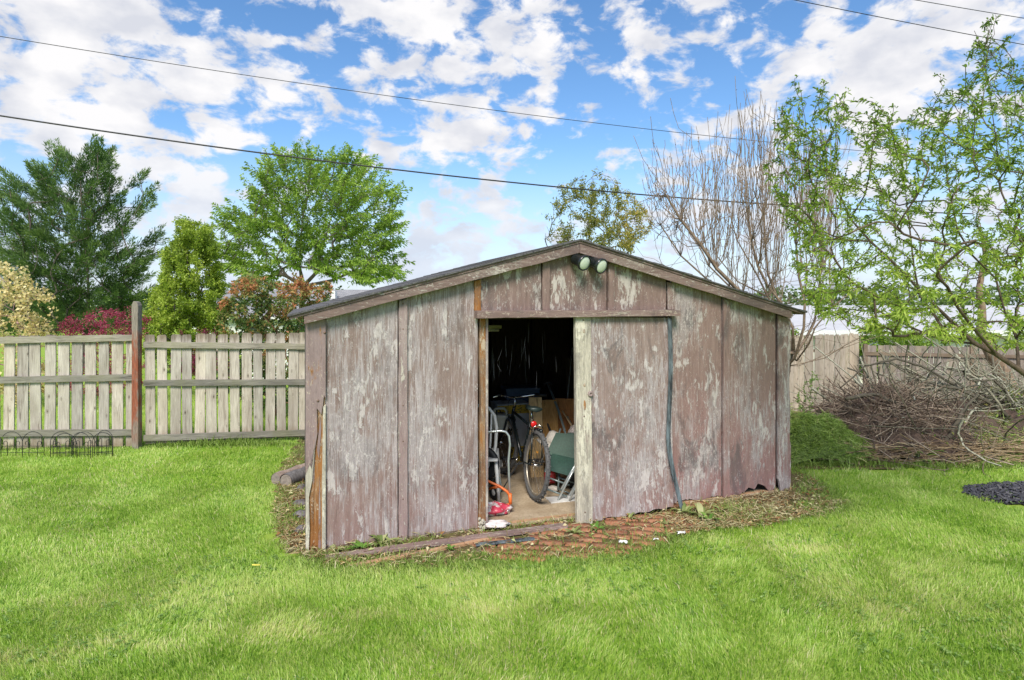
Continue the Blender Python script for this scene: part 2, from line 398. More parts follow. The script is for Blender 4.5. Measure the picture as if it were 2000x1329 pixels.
# ------------------------------------------------------------------ ground
SOIL = [(590,840),(572,880),(548,930),(538,1000),(545,1060),(585,1096),(690,1120),(800,1112),(930,1104),(1000,1100),(1130,1098),(1240,1082),(1330,1050),
        (1430,1022),(1560,1002),(1620,992),(1640,982),(1600,950),(1565,925)]
soil_poly = np.array([G(*p)[:2] for p in SOIL]+[(3.4, 8.5), (1.5, 11.0), (-2.5, 10.0)])
def in_poly(x, y, poly):
    x = np.asarray(x); y = np.asarray(y); c = np.zeros(x.shape, bool); n = len(poly)
    for i in range(n):
        xa, ya = poly[i]; xb, yb = poly[(i+1) % n]
        with np.errstate(divide='ignore', invalid='ignore'):
            k = ((ya > y) != (yb > y)) & (x < (xb-xa)*(y-ya)/(yb-ya+1e-12)+xa)
        c ^= k
    return c
bed_poly = np.array([(2.95, 7.25), (3.4, 7.30), (4.4, 7.28), (5.2, 7.38), (6.4, 7.30), (8.0, 7.4), (11.5, 7.6), (16, 9), (16, 17.5), (3, 17.5), (2.0, 10)])
MUL = (5.72, 6.28, 1.02, .40)
mulch = lambda x, y: ((x-MUL[0])/MUL[2])**2+((y-MUL[1])/MUL[3])**2 < 1+.25*(vnoise(x, y, 3, 9)-.5)*2
def grid_axis(a, b, dense, far_a, far_b):
    mid = np.arange(a, b, dense); lo = a-np.geomspace(dense, a-far_a, 26)[::-1]; hi = b+np.geomspace(dense, far_b-b, 26)
    return np.concatenate([lo, mid, hi])
gx = grid_axis(-12, 12, .12, -420, 420); gy = grid_axis(-1, 20, .12, -60, 520)
GX, GY = np.meshgrid(gx, gy); gz = ground_z(GX, GY)
nx, ny = len(gx), len(gy); idx = np.arange(nx*ny).reshape(ny, nx)
q = np.stack([idx[:-1, :-1], idx[:-1, 1:], idx[1:, 1:], idx[1:, :-1]], -1).reshape(-1, 4)
t = NT('lawn_ground')
a1 = t.noise(sc=1.1, detail=4, jitter=False); a2 = t.noise(sc=26, detail=8, rough=.75, jitter=False); a3 = t.noise(sc=180, detail=3, jitter=False)
gc = t.mix(t.ramp(a2, [(.3, 0), (.7, 1)]), (.18, .30, .03), (.33, .49, .06))
gc = t.mix(t.ramp(a1, [(.42, 0), (.62, .6)]), gc, (.30, .38, .08)); gc = t.mix(t.ramp(a3, [(.3, .5), (.5, 0)]), gc, (.09, .14, .025))
g = from_arrays('ground', np.stack([GX, GY, gz], -1).reshape(-1, 3), [q], t.out(gc, .95, a2, .5, .02, spec=.1), smooth=True)
tag(g, kind='structure')

def sheet(name, poly, dz, mat, res=.07):
    """a sheet that follows the ground inside a polygon, ragged at its edge"""
    x0, y0 = poly.min(0); x1, y1 = poly.max(0)
    xs = np.arange(x0, x1, res); ys = np.arange(y0, y1, res); A, B = np.meshgrid(xs, ys)
    keep = in_poly(A+(vnoise(A, B, 5, 1)-.5)*.12+res/2, B+(vnoise(A, B, 5, 2)-.5)*.12+res/2, poly)
    V = np.stack([A, B, ground_z(A, B)+dz+(vnoise(A, B, 9, 5))*.012], -1).reshape(-1, 3)
    ii = np.arange(A.size).reshape(A.shape); k = keep[:-1, :-1]
    qq = np.stack([ii[:-1, :-1][k], ii[:-1, 1:][k], ii[1:, 1:][k], ii[1:, :-1][k]], -1)
    return from_arrays(name, V, [qq], mat, smooth=True)
t = NT('dark_soil'); s1 = t.noise(sc=22, detail=9, rough=.8, jitter=False); s2 = t.noise(sc=3, detail=4, jitter=False)
sc_ = t.mix(t.ramp(s1, [(.3, 0), (.7, 1)]), (.07, .045, .028), (.25, .18, .10)); sc_ = t.mix(t.ramp(s2, [(.45, 0), (.6, .6)]), sc_, (.16, .17, .05))
M_soil = t.out(sc_, .95, s1, .8, .03, spec=.1)
tag(sheet('soil_strip', soil_poly, .004, M_soil), kind='structure')
tag(sheet('bed_soil', bed_poly, .004, M_soil, .11), kind='structure')

# brick paving before the door: one surface of worn clay bricks
t = NT('worn_brick'); b1 = t.noise(sc=60, detail=8, rough=.7); at = t.n('Attribute'); at.attribute_name = 'tint'
bc = t.mix(at.outputs['Fac'], (.25, .085, .045), (.44, .18, .09)); bc = t.mix(t.ramp(b1, [(.42, 0), (.62, .8)]), bc, (.26, .18, .12))
M_brick = t.out(bc, .85, b1, .5, .006, spec=.2)
path_poly = np.array([G(*p)[:2] for p in [(905,1052),(1130,1018),(1320,985),(1420,985),(1405,1010),(1340,1040),(1270,1062),(1200,1086),(1090,1098),(960,1096)]])
V, Q, T = [], [], []
BA = ANG-.48; ca, sa = math.cos(BA), math.sin(BA)
for i in range(-12, 16):
    for j in range(-30, 34):
        cx = SW(2.3, -.2).x+(i*.214+(j % 2)*.107)*ca-(j*.109)*sa; cy = SW(2.3, -.2).y+(i*.214+(j % 2)*.107)*sa+(j*.109)*ca
        if not in_poly(np.array([cx]), np.array([cy]), path_poly)[0]: continue
        if R.random() < .09+.5*max(0, vnoise([cx], [cy], 2.2, 77)[0]-.55)*2: continue
        an = BA+R.normal(0, .03); c_, s_ = math.cos(an), math.sin(an); b = len(V)
        hz = .026+R.normal(0, .0025); tx, ty = R.normal(0, .012, 2)
        for k, (dx, dy, dz) in enumerate([(-.098,-.047,0),(.098,-.047,0),(.098,.047,0),(-.098,.047,0),(-.094,-.043,1),(.094,-.043,1),(.094,.043,1),(-.094,.043,1)]):
            V.append((cx+dx*c_-dy*s_, cy+dx*s_+dy*c_, (hz+dx*tx+dy*ty) if dz else -.03)); T.append(R.random() if k == 0 else T[-1])
        Q += [(b+a, b+c, b+d, b+e) for a, c, d, e in ((4,5,6,7),(0,1,5,4),(1,2,6,5),(2,3,7,6),(3,0,4,7))]
tag(from_arrays('brick_path', V, [np.array(Q)], M_brick, tint=T), kind='structure')

# ------------------------------------------------------------------ the shed
shed = thing('garden_shed', 'weathered mauve brown plywood shed with low gable roof and open sliding door', 'shed', (X0, Y0, 0), ANG)
def ragged(u0, u1, z0f, amp, n=34):
    """bottom edge from u0 to u1"""
    return [(u0+(u1-u0)*i/n, z0f+(0 if i in (0, n) else amp*(.25*math.sin(i*.31+u0*7)+random.uniform(-.12, .22)+(random.uniform(.1, .5) if random.random() < .15 else 0)))) for i in range(n+1)]
def wall_panel(u0, u1, z0=.0, amp=.0, mat=M_panel, name='wall_panel', v0=0, v1=.022, z1=None, holes=None):
    bot = ragged(u0, u1, z0, amp) if amp else [(u0, z0), (u1, z0)]
    if holes: bot = [p for p in bot if not (holes[0] < p[0] < holes[-1])]; 
    if holes:
        k = [i for i, p in enumerate(bot) if p[0] <= holes[0]][-1]
        bot = bot[:k+1]+[(holes[0], z0+.01), (holes[1], z0+.06), (holes[2], z0+.035), (holes[3], z0+.09), (holes[4], z0+.055), (holes[5], z0+.01)]+bot[k+1:]
    if z1 is None:
        top = [(u1, roofz(u1)-.03)]
        if u0 < APX < u1: top.append((APX, roofz(APX)-.03))
        top.append((u0, roofz(u0)-.03))
    else: top = [(u1, z1), (u0, z1)]
    return MB().prism(bot+top, v0, v1).build(name, mat, shed)
ul, ub1, ub2, uo = U(597), U(778), U(795), U(933)
uh0, uh1 = U(925), U(1315); zh0, zh1 = ZL(940, 621), ZL(940, 607)
ud1 = U(1310)
wall_panel(U(630), U(778)-.007, -.02, .02); wall_panel(U(779), uo, .0, .03)
wall_panel(U(1311), U(1410)-.009, .035, .045, M_panel_r)
wall_panel(U(1411), U(1516)-.009, .035, .05, M_panel_r, holes=[U(1452), U(1462), U(1474), U(1480), U(1494), U(1500)])
wall_panel(U(926), U(1058)-.007, zh1, 0, M_gable, 'gable_panel'); wall_panel(U(1059), U(1186)-.009, zh1, 0, M_gable, 'gable_panel'); wall_panel(U(1187), U(1302)-.007, zh1, 0, M_gable, 'gable_panel')
def batten(p0, p1, z0, z1=None, mat=M_batten, th=.026, name='batten', amp=.003, v=-.0025):
    u0, u1 = U(p0), U(p1); n = 16
    zt0, zt1 = (z1, z1) if z1 is not None else (roofz(u0)-.10, roofz(u1)-.10)
    L_ = [(u0+random.uniform(-amp, amp), z0+(zt0-z0)*i/n) for i in range(n, -1, -1)]
    R_ = [(u1+random.uniform(-amp, amp), z0+(zt1-z0)*i/n) for i in range(n+1)]
    return MB().prism(L_+R_, -th+v, v).build(name, mat, shed, bevel=.003)
def nail(parent, px, py, r=.012, v=-.022):
    u, z = U(px, v), ZL(px, py, v)
    MB().lathe([(r*.9, 0), (r, .004), (r*.6, .008)], 10, Matrix.Translation((u, v, z)) @ Matrix.Rotation(math.pi/2, 4, 'X')).build('nail_head', M_nail, parent, True)
M_nail = simple('rusty_nail', (.20, .13, .10), .7, .4, .4, 60)
bt = batten(778, 795, .0, mat=M_batten)
for y in (593, 643, 792, 862, 975): nail(bt, 787, y, .009)
batten(925.5, 938, zh1, mat=M_orange_wood, amp=.003); batten(1058, 1072, zh1, mat=M_gable); batten(1186, 1198, zh1, mat=M_gable); batten(1302, 1314, zh1, mat=M_gable)
batten(1410, 1422, .03, mat=M_panel_r)
# corner trims: the left one is rotten, its grey face torn off over orange wood
c0, c1 = U(597), U(636)
MB().prism([(c0+.008, -.02), (c1-.004, -.03), (c1-.004, ZL(636, 628)), (c0+.008, ZL(597, 632))], -.012, -.003).build('corner_board_core', M_orange_wood, shed)
up = [(c0, .62), (c0+.03, .70), (c0+.05, .66), (c0+.065, .80), (c0+.09, .95), (c0+.085, 1.15), (c0+.12, 1.10), (c0+.14, 1.25), (c1, 1.22), (c1, ZL(636, 624)), (c0, ZL(597, 626))]
MB().prism(up, -.03, -.0125).build('corner_board', M_trim, shed, bevel=.002)
lo = [(c0, -.03), (c0+.022, -.03), (c0+.03, .2), (c0+.024, .45), (c0+.05, .58), (c0+.075, .9), (c0+.045, .76), (c0+.03, .72), (c0, .64)]
MB().prism(lo, -.030, -.0125).build('torn_edge_board', M_door_edge, shed, bevel=.002)
MB().prism([(c1-.03, -.03), (c1, -.03), (c1, 1.18), (c1-.02, 1.16), (c1-.028, .6)], -.027, -.0125).build('torn_edge_board', M_door_edge, shed, bevel=.002)
for (pp) in ([(c0+.040, .30), (c0+.055, .22), (c0+.062, .45), (c0+.070, .78), (c0+.058, .70), (c0+.046, .50)], [(c0+.095, -.02), (c0+.115, -.02), (c0+.112, .35), (c0+.104, .62), (c0+.098, .3)], [(c0+.085, .82), (c0+.100, .74), (c0+.118, .98), (c0+.112, 1.08), (c0+.098, .95)]):
    MB().prism(pp, -.0165, -.0125).build('wood_splinter', M_trim, shed)
nail(shed, 621, 783, .010, -.03); nail(shed, 634, 650, .010, -.03)
r0, r1 = U(1516), U(1540)
MB().prism([(r0, .16), (r0+.018, .12), (r0+.03, .03), (r0+.06, .0), (r1, -.01), (r1+.004, .5), (r1-.012, .55), (r1-.004, .9), (r1-.016, 1.1), (r1-.016, 1.3), (r1-.004, 1.42), (r1, roofz(r1)-.09), (r0, roofz(r0)-.09)], -.032, -.0025).build('corner_board', M_panel_r, shed, bevel=.002)
MB().box(r1-.03, r1-.006, -.0022, .05, 0, roofz(r1)-.06).build('corner_post', M_picket_far, shed)
# side, back walls and studs, roof boards inside
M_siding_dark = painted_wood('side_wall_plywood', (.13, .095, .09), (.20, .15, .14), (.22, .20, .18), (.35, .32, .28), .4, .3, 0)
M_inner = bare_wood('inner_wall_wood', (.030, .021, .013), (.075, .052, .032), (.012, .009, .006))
MB().box(0, .02, .024, D, -.02, roofz(0)-.01).build('side_wall', M_siding_dark, shed)
MB().box(W-.02, W, .024, D, -.02, roofz(W)-.01).build('side_wall', M_siding_dark, shed)
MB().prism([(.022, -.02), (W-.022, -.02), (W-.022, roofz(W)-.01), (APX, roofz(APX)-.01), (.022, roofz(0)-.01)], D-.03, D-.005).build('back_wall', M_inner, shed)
st = MB()
for k in range(1, 8): st.box(.03+k*.6, .07+k*.6, D-.12, D-.032, .03, roofz(.05+k*.6)-.03)
for k in range(1, 5): st.box(.022, .11, k*.6, k*.6+.04, .03, 1.84); st.box(W-.11, W-.022, k*.6, k*.6+.04, .03, 1.84)
for u in (.55, uo-.03, ud1+.04, U(1418)): st.box(u-.02, u+.02, .024, .11, .03, roofz(u)-.06)
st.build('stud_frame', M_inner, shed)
rf = MB()
for k in range(7):
    v = .15+k*.45
    rf.prism([(.02, roofz(0)-.09), (APX, roofz(APX)-.10), (W-.02, roofz(W)-.09), (W-.02, roofz(W)-.012), (APX, roofz(APX)-.012), (.02, roofz(0)-.012)], v, v+.04)
    rf.box(.05, W-.05, v+.042, v+.075, 1.84, 1.92)
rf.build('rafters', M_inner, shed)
t = NT('worn_concrete'); f1 = t.noise(sc=3.2, detail=8, rough=.7); f2 = t.noise(sc=50, detail=6, rough=.7)
fc = t.mix(t.ramp(f1, [(.35, 0), (.65, 1)]), (.33, .25, .16), (.56, .46, .33)); fc = t.mix(t.ramp(f2, [(.33, .6), (.5, 0)]), fc, (.2, .14, .09))
M_conc = t.out(fc, .85, f2, .3, .006, spec=.2)
MB().box(.03, W-.03, -.0, D-.035, -.05, .028).build('floor_slab', M_conc, shed)
t = NT('asphalt_shingle'); q1 = t.noise(sc=70, detail=5); q2 = t.noise(sc=4)
M_shingle = t.out(t.mix(t.ramp(q1, [(.3, 0), (.7, 1)]), (.035, .035, .038), (.16, .15, .15)), .95, q1, .6, .006)
oh = .10
def slab(name, z0, z1, va, vb, ext, mat, jag=0):
    for side in (0, 1):
        ue, ua = (-ext, APX) if side == 0 else (W+ext, APX)
        s_ = (roofz(APX)-roofz(0))/APX if side == 0 else (roofz(APX)-roofz(W))/(W-APX)
        n = 24; b = MB()
        for i in range(n):
            a, c = ue+(ua-ue)*i/n, ue+(ua-ue)*(i+1)/n
            j = random.uniform(0, jag) if jag else 0
            za, zc = roofz(APX)-abs(APX-a)*s_, roofz(APX)-abs(APX-c)*s_
            out = [(a, za+z0), (c, zc+z0), (c, zc+z1+j*.3), (a, za+z1+j)]
            if side: out = out[::-1]
            b.prism(out, va-j*.8, vb)
        b.build(name, mat, shed)
slab('roof_deck', -.010, .012, -oh, D+.1, .12, M_fascia)
slab('roof_shingles', .0125, .024, -oh-.012, D+.11, .135, M_shingle, .010)
def fascia(ua, ub, za, zb, wa, wb, name='fascia_board'):
    n = 12; top = []; bot = []
    for i in range(n+1):
        k = i/n; u = ua+(ub-ua)*k; z = za+(zb-za)*k; w = wa+(wb-wa)*k
        top.append((u, z)); bot.append((u, z-w+random.uniform(-.003, .003)))
    out = bot+top[::-1]
    return MB().prism(out, -.092, -.070).build(name, M_fascia, shed, bevel=.002)
vF = -.09
fascia(U(594, vF), APX-.002, roofz(U(594, vF))-.012, roofz(APX)-.012, .066, .088)
fascia(APX+.002, U(1546, vF), roofz(APX)-.012, roofz(U(1546, vF))-.012, .088, .078)
for (pa, pb, k) in ((598, 1118, 0), (1140, 1546, 1)):     # the soffit board closing the overhang
    ua, ub = U(pa, -.05), U(pb, -.05)
    MB().prism([(ua, roofz(ua)-.062), (ub, roofz(ub)-.062), (ub, roofz(ub)-.0125), (ua, roofz(ua)-.0125)], -.068, -.036).build('fascia_backer', M_gable, shed)
# header track
MB().prism([(uh0, zh0-.004)]+[(uh0+(uh1-uh0)*i/16, zh0+random.uniform(-.003, .003)) for i in range(1, 16)]+[(uh1, zh0), (uh1, zh1-.004)]+[(uh1+(uh0-uh1)*i/16, zh1+random.uniform(-.002, .002)) for i in range(1, 16)]+[(uh0, zh1)], -.125, -.025).build('door_header', M_sill, shed, bevel=.004)
# left jamb, chewed orange post with a pale edge
ja, jb = U(937), U(947)
MB().prism([(ja-.02, .0), (jb, .0), (jb+.004, .3), (jb-.004, .8), (jb+.003, 1.2), (jb, zh0), (ja, zh0), (ja-.006, 1.5), (ja+.008, 1.1), (ja-.004, .9), (ja+.006, .5)], -.024, .06).build('door_jamb', M_orange_wood, shed, bevel=.004)
MB().box(jb+.001, jb+.022, -.030, .05, .02, zh0-.002).build('jamb_edge', M_batten, shed, bevel=.003)
mo = MB(); 
for k in range(26): mo.blob((ja+random.uniform(-.02, .035), -.03+random.uniform(-.012, .01), random.uniform(.0, .12)), .012, .012, .014, 6, 4, .3)
mo.build('rotten_foot', M_door_edge, shed)
# sliding door: it hangs proud of the wall and kicks out towards its foot
door_M = Matrix.Translation((U(1152, -.06), -.062, zh0)) @ Matrix.Rotation(math.radians(1.0), 4, 'Y') @ Matrix.Rotation(math.radians(-3.2), 4, 'X')
dw_ = U(1309, -.06)-U(1152, -.06); H = zh0-.02
n = 16
bot = [(dw_*i/n, -H+.045*(i/n)+random.uniform(-.008, .014)) for i in range(n+1)]
dr = MB().prism(bot+[(dw_, 0), (0, 0)], .0, .018, door_M).build('sliding_door', M_door, shed)
ew = U(1152, -.06)-U(1122, -.06)
ed = MB().prism([(-ew+.004, -H-.055), (.0, -H-.05), (.003, -H*.7), (-.002, -H*.4), (0, 0), (-ew, 0), (-ew+.003, -H*.3), (-ew-.001, -H*.6)], -.020, .03, door_M).build('door_edge_board', M_door_edge, dr, bevel=.003)
kp = door_M @ Vector((-.015, -.022, -(775-622)/1190*5.6+.02))
MB().lathe([(.022, 0), (.027, .004), (.024, .014), (.012, .018), (.010, .006), (.002, .006)], 18, Matrix.Translation(kp) @ Matrix.Rotation(math.pi/2, 4, 'X')).build('pull_cup', M_batten, dr, True)
for zz in (.03, .9, 1.75):
    MB().lathe([(.006, 0), (.007, .004), (.003, .006)], 10, door_M @ Matrix.Translation((-ew*.5, -.02, -zz)) @ Matrix.Rotation(math.pi/2, 4, 'X')).build('nail_head', M_nail, dr, True)
# dark knot scars on the edge board
for zz, hh in ((.13, .02), (.80, .045), (.62, .018)):
    MB().blob((0, 0, 0), .012, .004, hh, 10, 6, .05, None).build('knot', M_orange_wood, dr).matrix_local = door_M @ Matrix.Translation((-ew*.45, -.020, -zz))
# black rubber strip hanging at the closed edge of the door, its foot curling out
def strip(pts, w, th, name, mat, parent):
    b = MB(); vs = []
    for i, (u, v, z) in enumerate(pts):
        vs += [(u-w/2, v, z), (u+w/2, v, z), (u+w/2, v+th, z), (u-w/2, v+th, z)]
    fs = [(i*4+k, i*4+(k+1) % 4, i*4+4+(k+1) % 4, i*4+4+k) for i in range(len(pts)-1) for k in range(4)]
    fs += [(3, 2, 1, 0), tuple(len(vs)-4+k for k in range(4))]
    return b.add(vs, fs).build(name, mat, parent)
t = NT('perished_rubber'); r1_ = t.noise((20, 20, 3), 6, .7); 
M_strip = t.out(t.mix(t.ramp(r1_, [(.40, 0), (.62, 1)]), (.022, .024, .028), (.16, .20, .22)), .6, r1_, .4, .004)
pts = []
for i in range(30):
    k = i/29; px = 1308+2.5*math.sin(k*7)+(0 if k < .62 else 24*((k-.62)/.38)**1.25); py = 622+k*(1000-622)
    v = -.092-.125*k; pts.append((U(px, v), v, ZL(px, py, v)))
strip(pts, .043, .006, 'rubber_strip', M_strip, shed)
# base plate seen under the walls, and the track board on the ground before them
MB().box(.06, W-.05, .004, .05, -.03, .034).build('base_plate', M_new_wood, shed)
def lplank(p0, p1, w, h, z, mat, name, label, cat, jit=.004):
    """a board lying from p0 to p1 (world), its own object"""
    d = (p1-p0).to_2d(); L_ = d.length; o = thing(name, label, cat, (p0.x, p0.y, z), math.atan2(d.y, d.x))
    n = 10; b = MB()
    out = [(L_*i/n, random.uniform(-jit, jit)) for i in range(n+1)]+[(L_*i/n, w+random.uniform(-jit, jit)) for i in range(n, -1, -1)]
    vs = [(x, y, 0) for x, y in out]+[(x, y, h) for x, y in out]; m = len(out)
    b.add(vs, [tuple(range(m-1, -1, -1)), tuple(range(m, 2*m))]+[(i, (i+1) % m, (i+1) % m+m, i+m) for i in range(m)])
    ob = b.build(name, mat, None, bevel=.003); ob.location = o.location; ob.rotation_euler = o.rotation_euler
    tag(ob, label, cat); bpy.data.objects.remove(o); return ob
lplank(G(636, 1092, .04), G(1110, 1028, .04), .075, .028, .020, M_sill, 'track_board', 'long mauve painted board lying along the foot of the shed front and under the doorway', 'board')
lplank(G(686, 1106, .03), G(962, 1052, .03), .038, .034, .0, M_new_wood, 'lumber_strip', 'bare tan lumber strip in front of the mauve board at the shed foot', 'board')
lplank(G(930, 1068, .03), G(1046, 1056, .03), .05, .012, .030, M_strip, 'metal_channel', 'short dark channel strip lying on the bricks left of the door plank', 'strip')

# twin flood lights under the ridge
t = NT('lamp_glass'); 
M_lens = t.out((.78, .82, .74), .12, spec=.8)
M_can = simple('black_enamel', (.018, .022, .022), .25, 0, .2, 10)
M_refl = simple('lamp_reflector', (.80, .82, .78), .12, 1, .05, 10)
fl = thing('twin_floodlight', 'pair of black round floodlights mounted under the gable peak of the shed', 'floodlight', SW(U(1146), -.035, ZL(1146, 506)), ANG)
MB().lathe([(.045, 0), (.05, .01), (.045, .03), (.02, .04)], 18, Matrix.Rotation(math.pi/2, 4, 'X')).build('mounting_plate', M_can, fl, True)
for (px, py, sx) in ((1127, 508, -1), (1160, 514, 1)):
    v = -.075; u = U(px, v)-U(1146); z = ZL(px, py, v)-ZL(1146, 506)
    aim = Vector((.30, -.88, -.36)).normalized(); Q_ = aim.to_track_quat('Z', 'Y').to_matrix().to_4x4()
    Mx = Matrix.Translation((u, -.050, z)) @ Q_ @ Matrix.Scale(1.13, 4)
    can = MB().lathe([(.012, -.045), (.040, -.04), (.046, -.03), (.047, .055), (.060, .062), (.063, .070), (.063, .092), (.056, .094), (.054, .086), (.030, .05), (.005, .045)], 28, Mx).build('lamp_can', M_can, fl, True)
    MB().lathe([(.0535, .0855), (.045, .076), (.03, .060), (.012, .052), (.002, .0515)], 28, Mx).build('reflector', M_refl, can, True)
    MB().lathe([(.0545, .086), (.05, .090), (.03, .0935), (.002, .095)], 28, Mx).build('lens', M_lens, can, True)
    MB().tube([(0, -.02, 0), (u*.5, -.03, z*.5+.004), Mx @ Vector((0, 0, -.03))], .010, 8).build('swivel_arm', M_can, fl, True)

# ------------------------------------------------------------------ fences
def picket_outline(w, h, ear=.022, jit=.0025, z0=0.0, n=10):
    r = [(w/2+random.uniform(-jit, jit), z0+(h-ear-z0)*i/n) for i in range(n+1)]
    l = [(-w/2+random.uniform(-jit, jit), z0+(h-ear-z0)*i/n) for i in range(n, -1, -1)]
    e = random.uniform(.6, 1.2)
    return r+[(w/2-ear*.8*e, h), (-w/2+ear*.8, h+random.uniform(-.006, .004))]+l
def fence_run(root, A, B, n, w, h, zb, rails, rail_h, rail_v, pick_v, mp, mr, ear=.022, skip=(), rail_over=.0, htilt=0):
    """pickets from A to B (x,y) in root's frame; rails at heights; *_v = offset towards the camera"""
    A = Vector(A); B = Vector(B); d = B-A; L_ = d.length; an = math.atan2(d.y, d.x)
    for i in range(n):
        if i in skip: continue
        k = (i+.5)/n; p = A+d*k
        b = MB().prism(picket_outline(w*random.uniform(.93, 1.07), h*random.uniform(.992, 1.006), ear, z0=zb), -.009, .009)
        o = b.build('picket', mp, root); o.location = (p.x+math.sin(an)*pick_v, p.y-math.cos(an)*pick_v, htilt*k)
        o.rotation_euler = (random.uniform(-.008, .008), random.uniform(-.012, .012), an+random.uniform(-.03, .03))
    for (z0, z1) in rails:
        m = 14; dz = math.atan2(z1-z0, L_)
        top = [(L_*i/m-rail_over, rail_h/2+random.uniform(-.003, .003)) for i in range(m, -1, -1)]; bt_ = [(L_*i/m-rail_over, -rail_h/2+random.uniform(-.003, .003)) for i in range(m+1)]
        o = MB().prism(bt_+top, -.019, .019).build('rail', mr, root, bevel=.002)
        o.location = (A.x+math.sin(an)*rail_v, A.y-math.cos(an)*rail_v, z0); o.rotation_euler = (0, -dz, an)
gf = lambda x, y: float(ground_z(x, y))
postp = G(264, 880); px_, py_ = postp.x, postp.y+.12
lf = thing('picket_fence', 'grey weathered picket fence with gaps and a taller red stained post, left of the shed', 'fence', (px_, py_, gf(px_, py_)))
zt = lambda py, Y: CAMZ-(py-HOR)/F*Y
YL = 8.0
# left of the post
fence_run(lf, ((-120-1000)/F*YL-px_, -.22), (-.04, 0), 14, .134, 1.545, .02, [(zt(747, 8.05), zt(740, 8.24)), (zt(669, 8.05), zt(662, 8.24)), (zt(850, 8.05), zt(848, 8.24))], .085, .03, -.0005, M_picket, M_rail)
xr = (604-1000)/F*8.75-px_
fence_run(lf, (.055, .0), (xr, .45), 14, .126, 1.545, .05, [(zt(752, 8.2), zt(749, 8.7)), (zt(676, 8.2), zt(679, 8.7)), (zt(861, 8.2), zt(848, 8.7))], .082, .03, -.0005, M_picket, M_rail)
po = MB().prism([(-.044, -.06), (.044, -.06), (.046, .5), (.042, 1.1), (.044, 1.94), (.025, 1.985), (-.018, 2.0), (-.044, 1.95), (-.042, 1.0), (-.046, .4)], -.13, -.035).build('post', M_post, lf, bevel=.006)
# behind the shed on the right: boards facing us, then a railed run
yA = 16.6
xa, xb = (1470-1000)/F*yA, (1688-1000)/F*yA
rf1 = thing('board_fence', 'pale tan close board fence right behind the right corner of the shed', 'fence', (xa, yA, -1.0))
fence_run(rf1, (0, 0), (xb-xa, .25), 21, .140, 2.06, -.03, [(.35, .35), (1.65, 1.65)], .08, -.035, .012, M_picket_far, M_rail_dark, ear=.03, htilt=.07)
rf2 = thing('board_fence', 'brown grey railed board fence behind the brush pile', 'fence', ((1688-1000)/F*16.5, 16.5, -1.0))
L2 = 5.9
fence_run(rf2, (.02, 0), (L2, -1.3), 40, .140, 1.83, -.02, [(1.60, 1.58), (.75, .75), (.45, .45)], .09, .035, -.0005, M_panel_far, M_rail_dark, ear=.012, htilt=0)
for k in (0.0, .42, .84):
    p = Vector((.02, 0)).lerp(Vector((L2, -1.3)), k)
    MB().box(p.x-.05, p.x+.05, p.y-.045, p.y-.002+.03, -.1, 1.86).build('post', M_rail_dark, rf2, bevel=.004)

# ------------------------------------------------------------------ houses behind
M_hroof = None
t = NT('grey_roof_shingle'); a_ = t.n('TexBrick'); a_.inputs['Scale'].default_value = 1; a_.inputs['Brick Width'].default_value = .33; a_.inputs['Row Height'].default_value = .14; a_.inputs['Mortar Size'].default_value = .012
a_.inputs['Color1'].default_value = (.25, .25, .26, 1); a_.inputs['Color2'].default_value = (.36, .355, .36, 1); a_.inputs['Mortar'].default_value = (.14, .14, .15, 1)
t.L(t.coords((1, 1, 1), False), a_.inputs[0]); nn = t.noise(sc=30, detail=4)
M_hroof = t.out(t.mix(t.ramp(nn, [(.3, .3), (.7, 0)]), a_.outputs[0], (.16, .16, .17)), .95)
M_hroof2 = simple('pale_metal_roof', (.50, .50, .51), .6, 0, .08, 3)
def siding_mat(name, c):
    t = NT(name); w_ = t.n('TexWave'); w_.wave_type = 'BANDS'; w_.bands_direction = 'Z'; w_.wave_profile = 'SAW'; w_.inputs['Scale'].default_value = 1.6
    t.L(t.coords((1, 1, 1), False), w_.inputs[0])
    return t.out(t.mix(t.ramp(w_.outputs['Fac'], [(.0, .35), (.12, 0)]), c, tuple(x*.6 for x in c)), .6, w_.outputs['Fac'], .4, .02)
M_sid = siding_mat('white_vinyl_siding', (.72, .72, .70)); M_sid2 = siding_mat('cream_vinyl_siding', (.70, .67, .60))
M_glass = simple('dark_window_glass', (.03, .035, .04), .08)
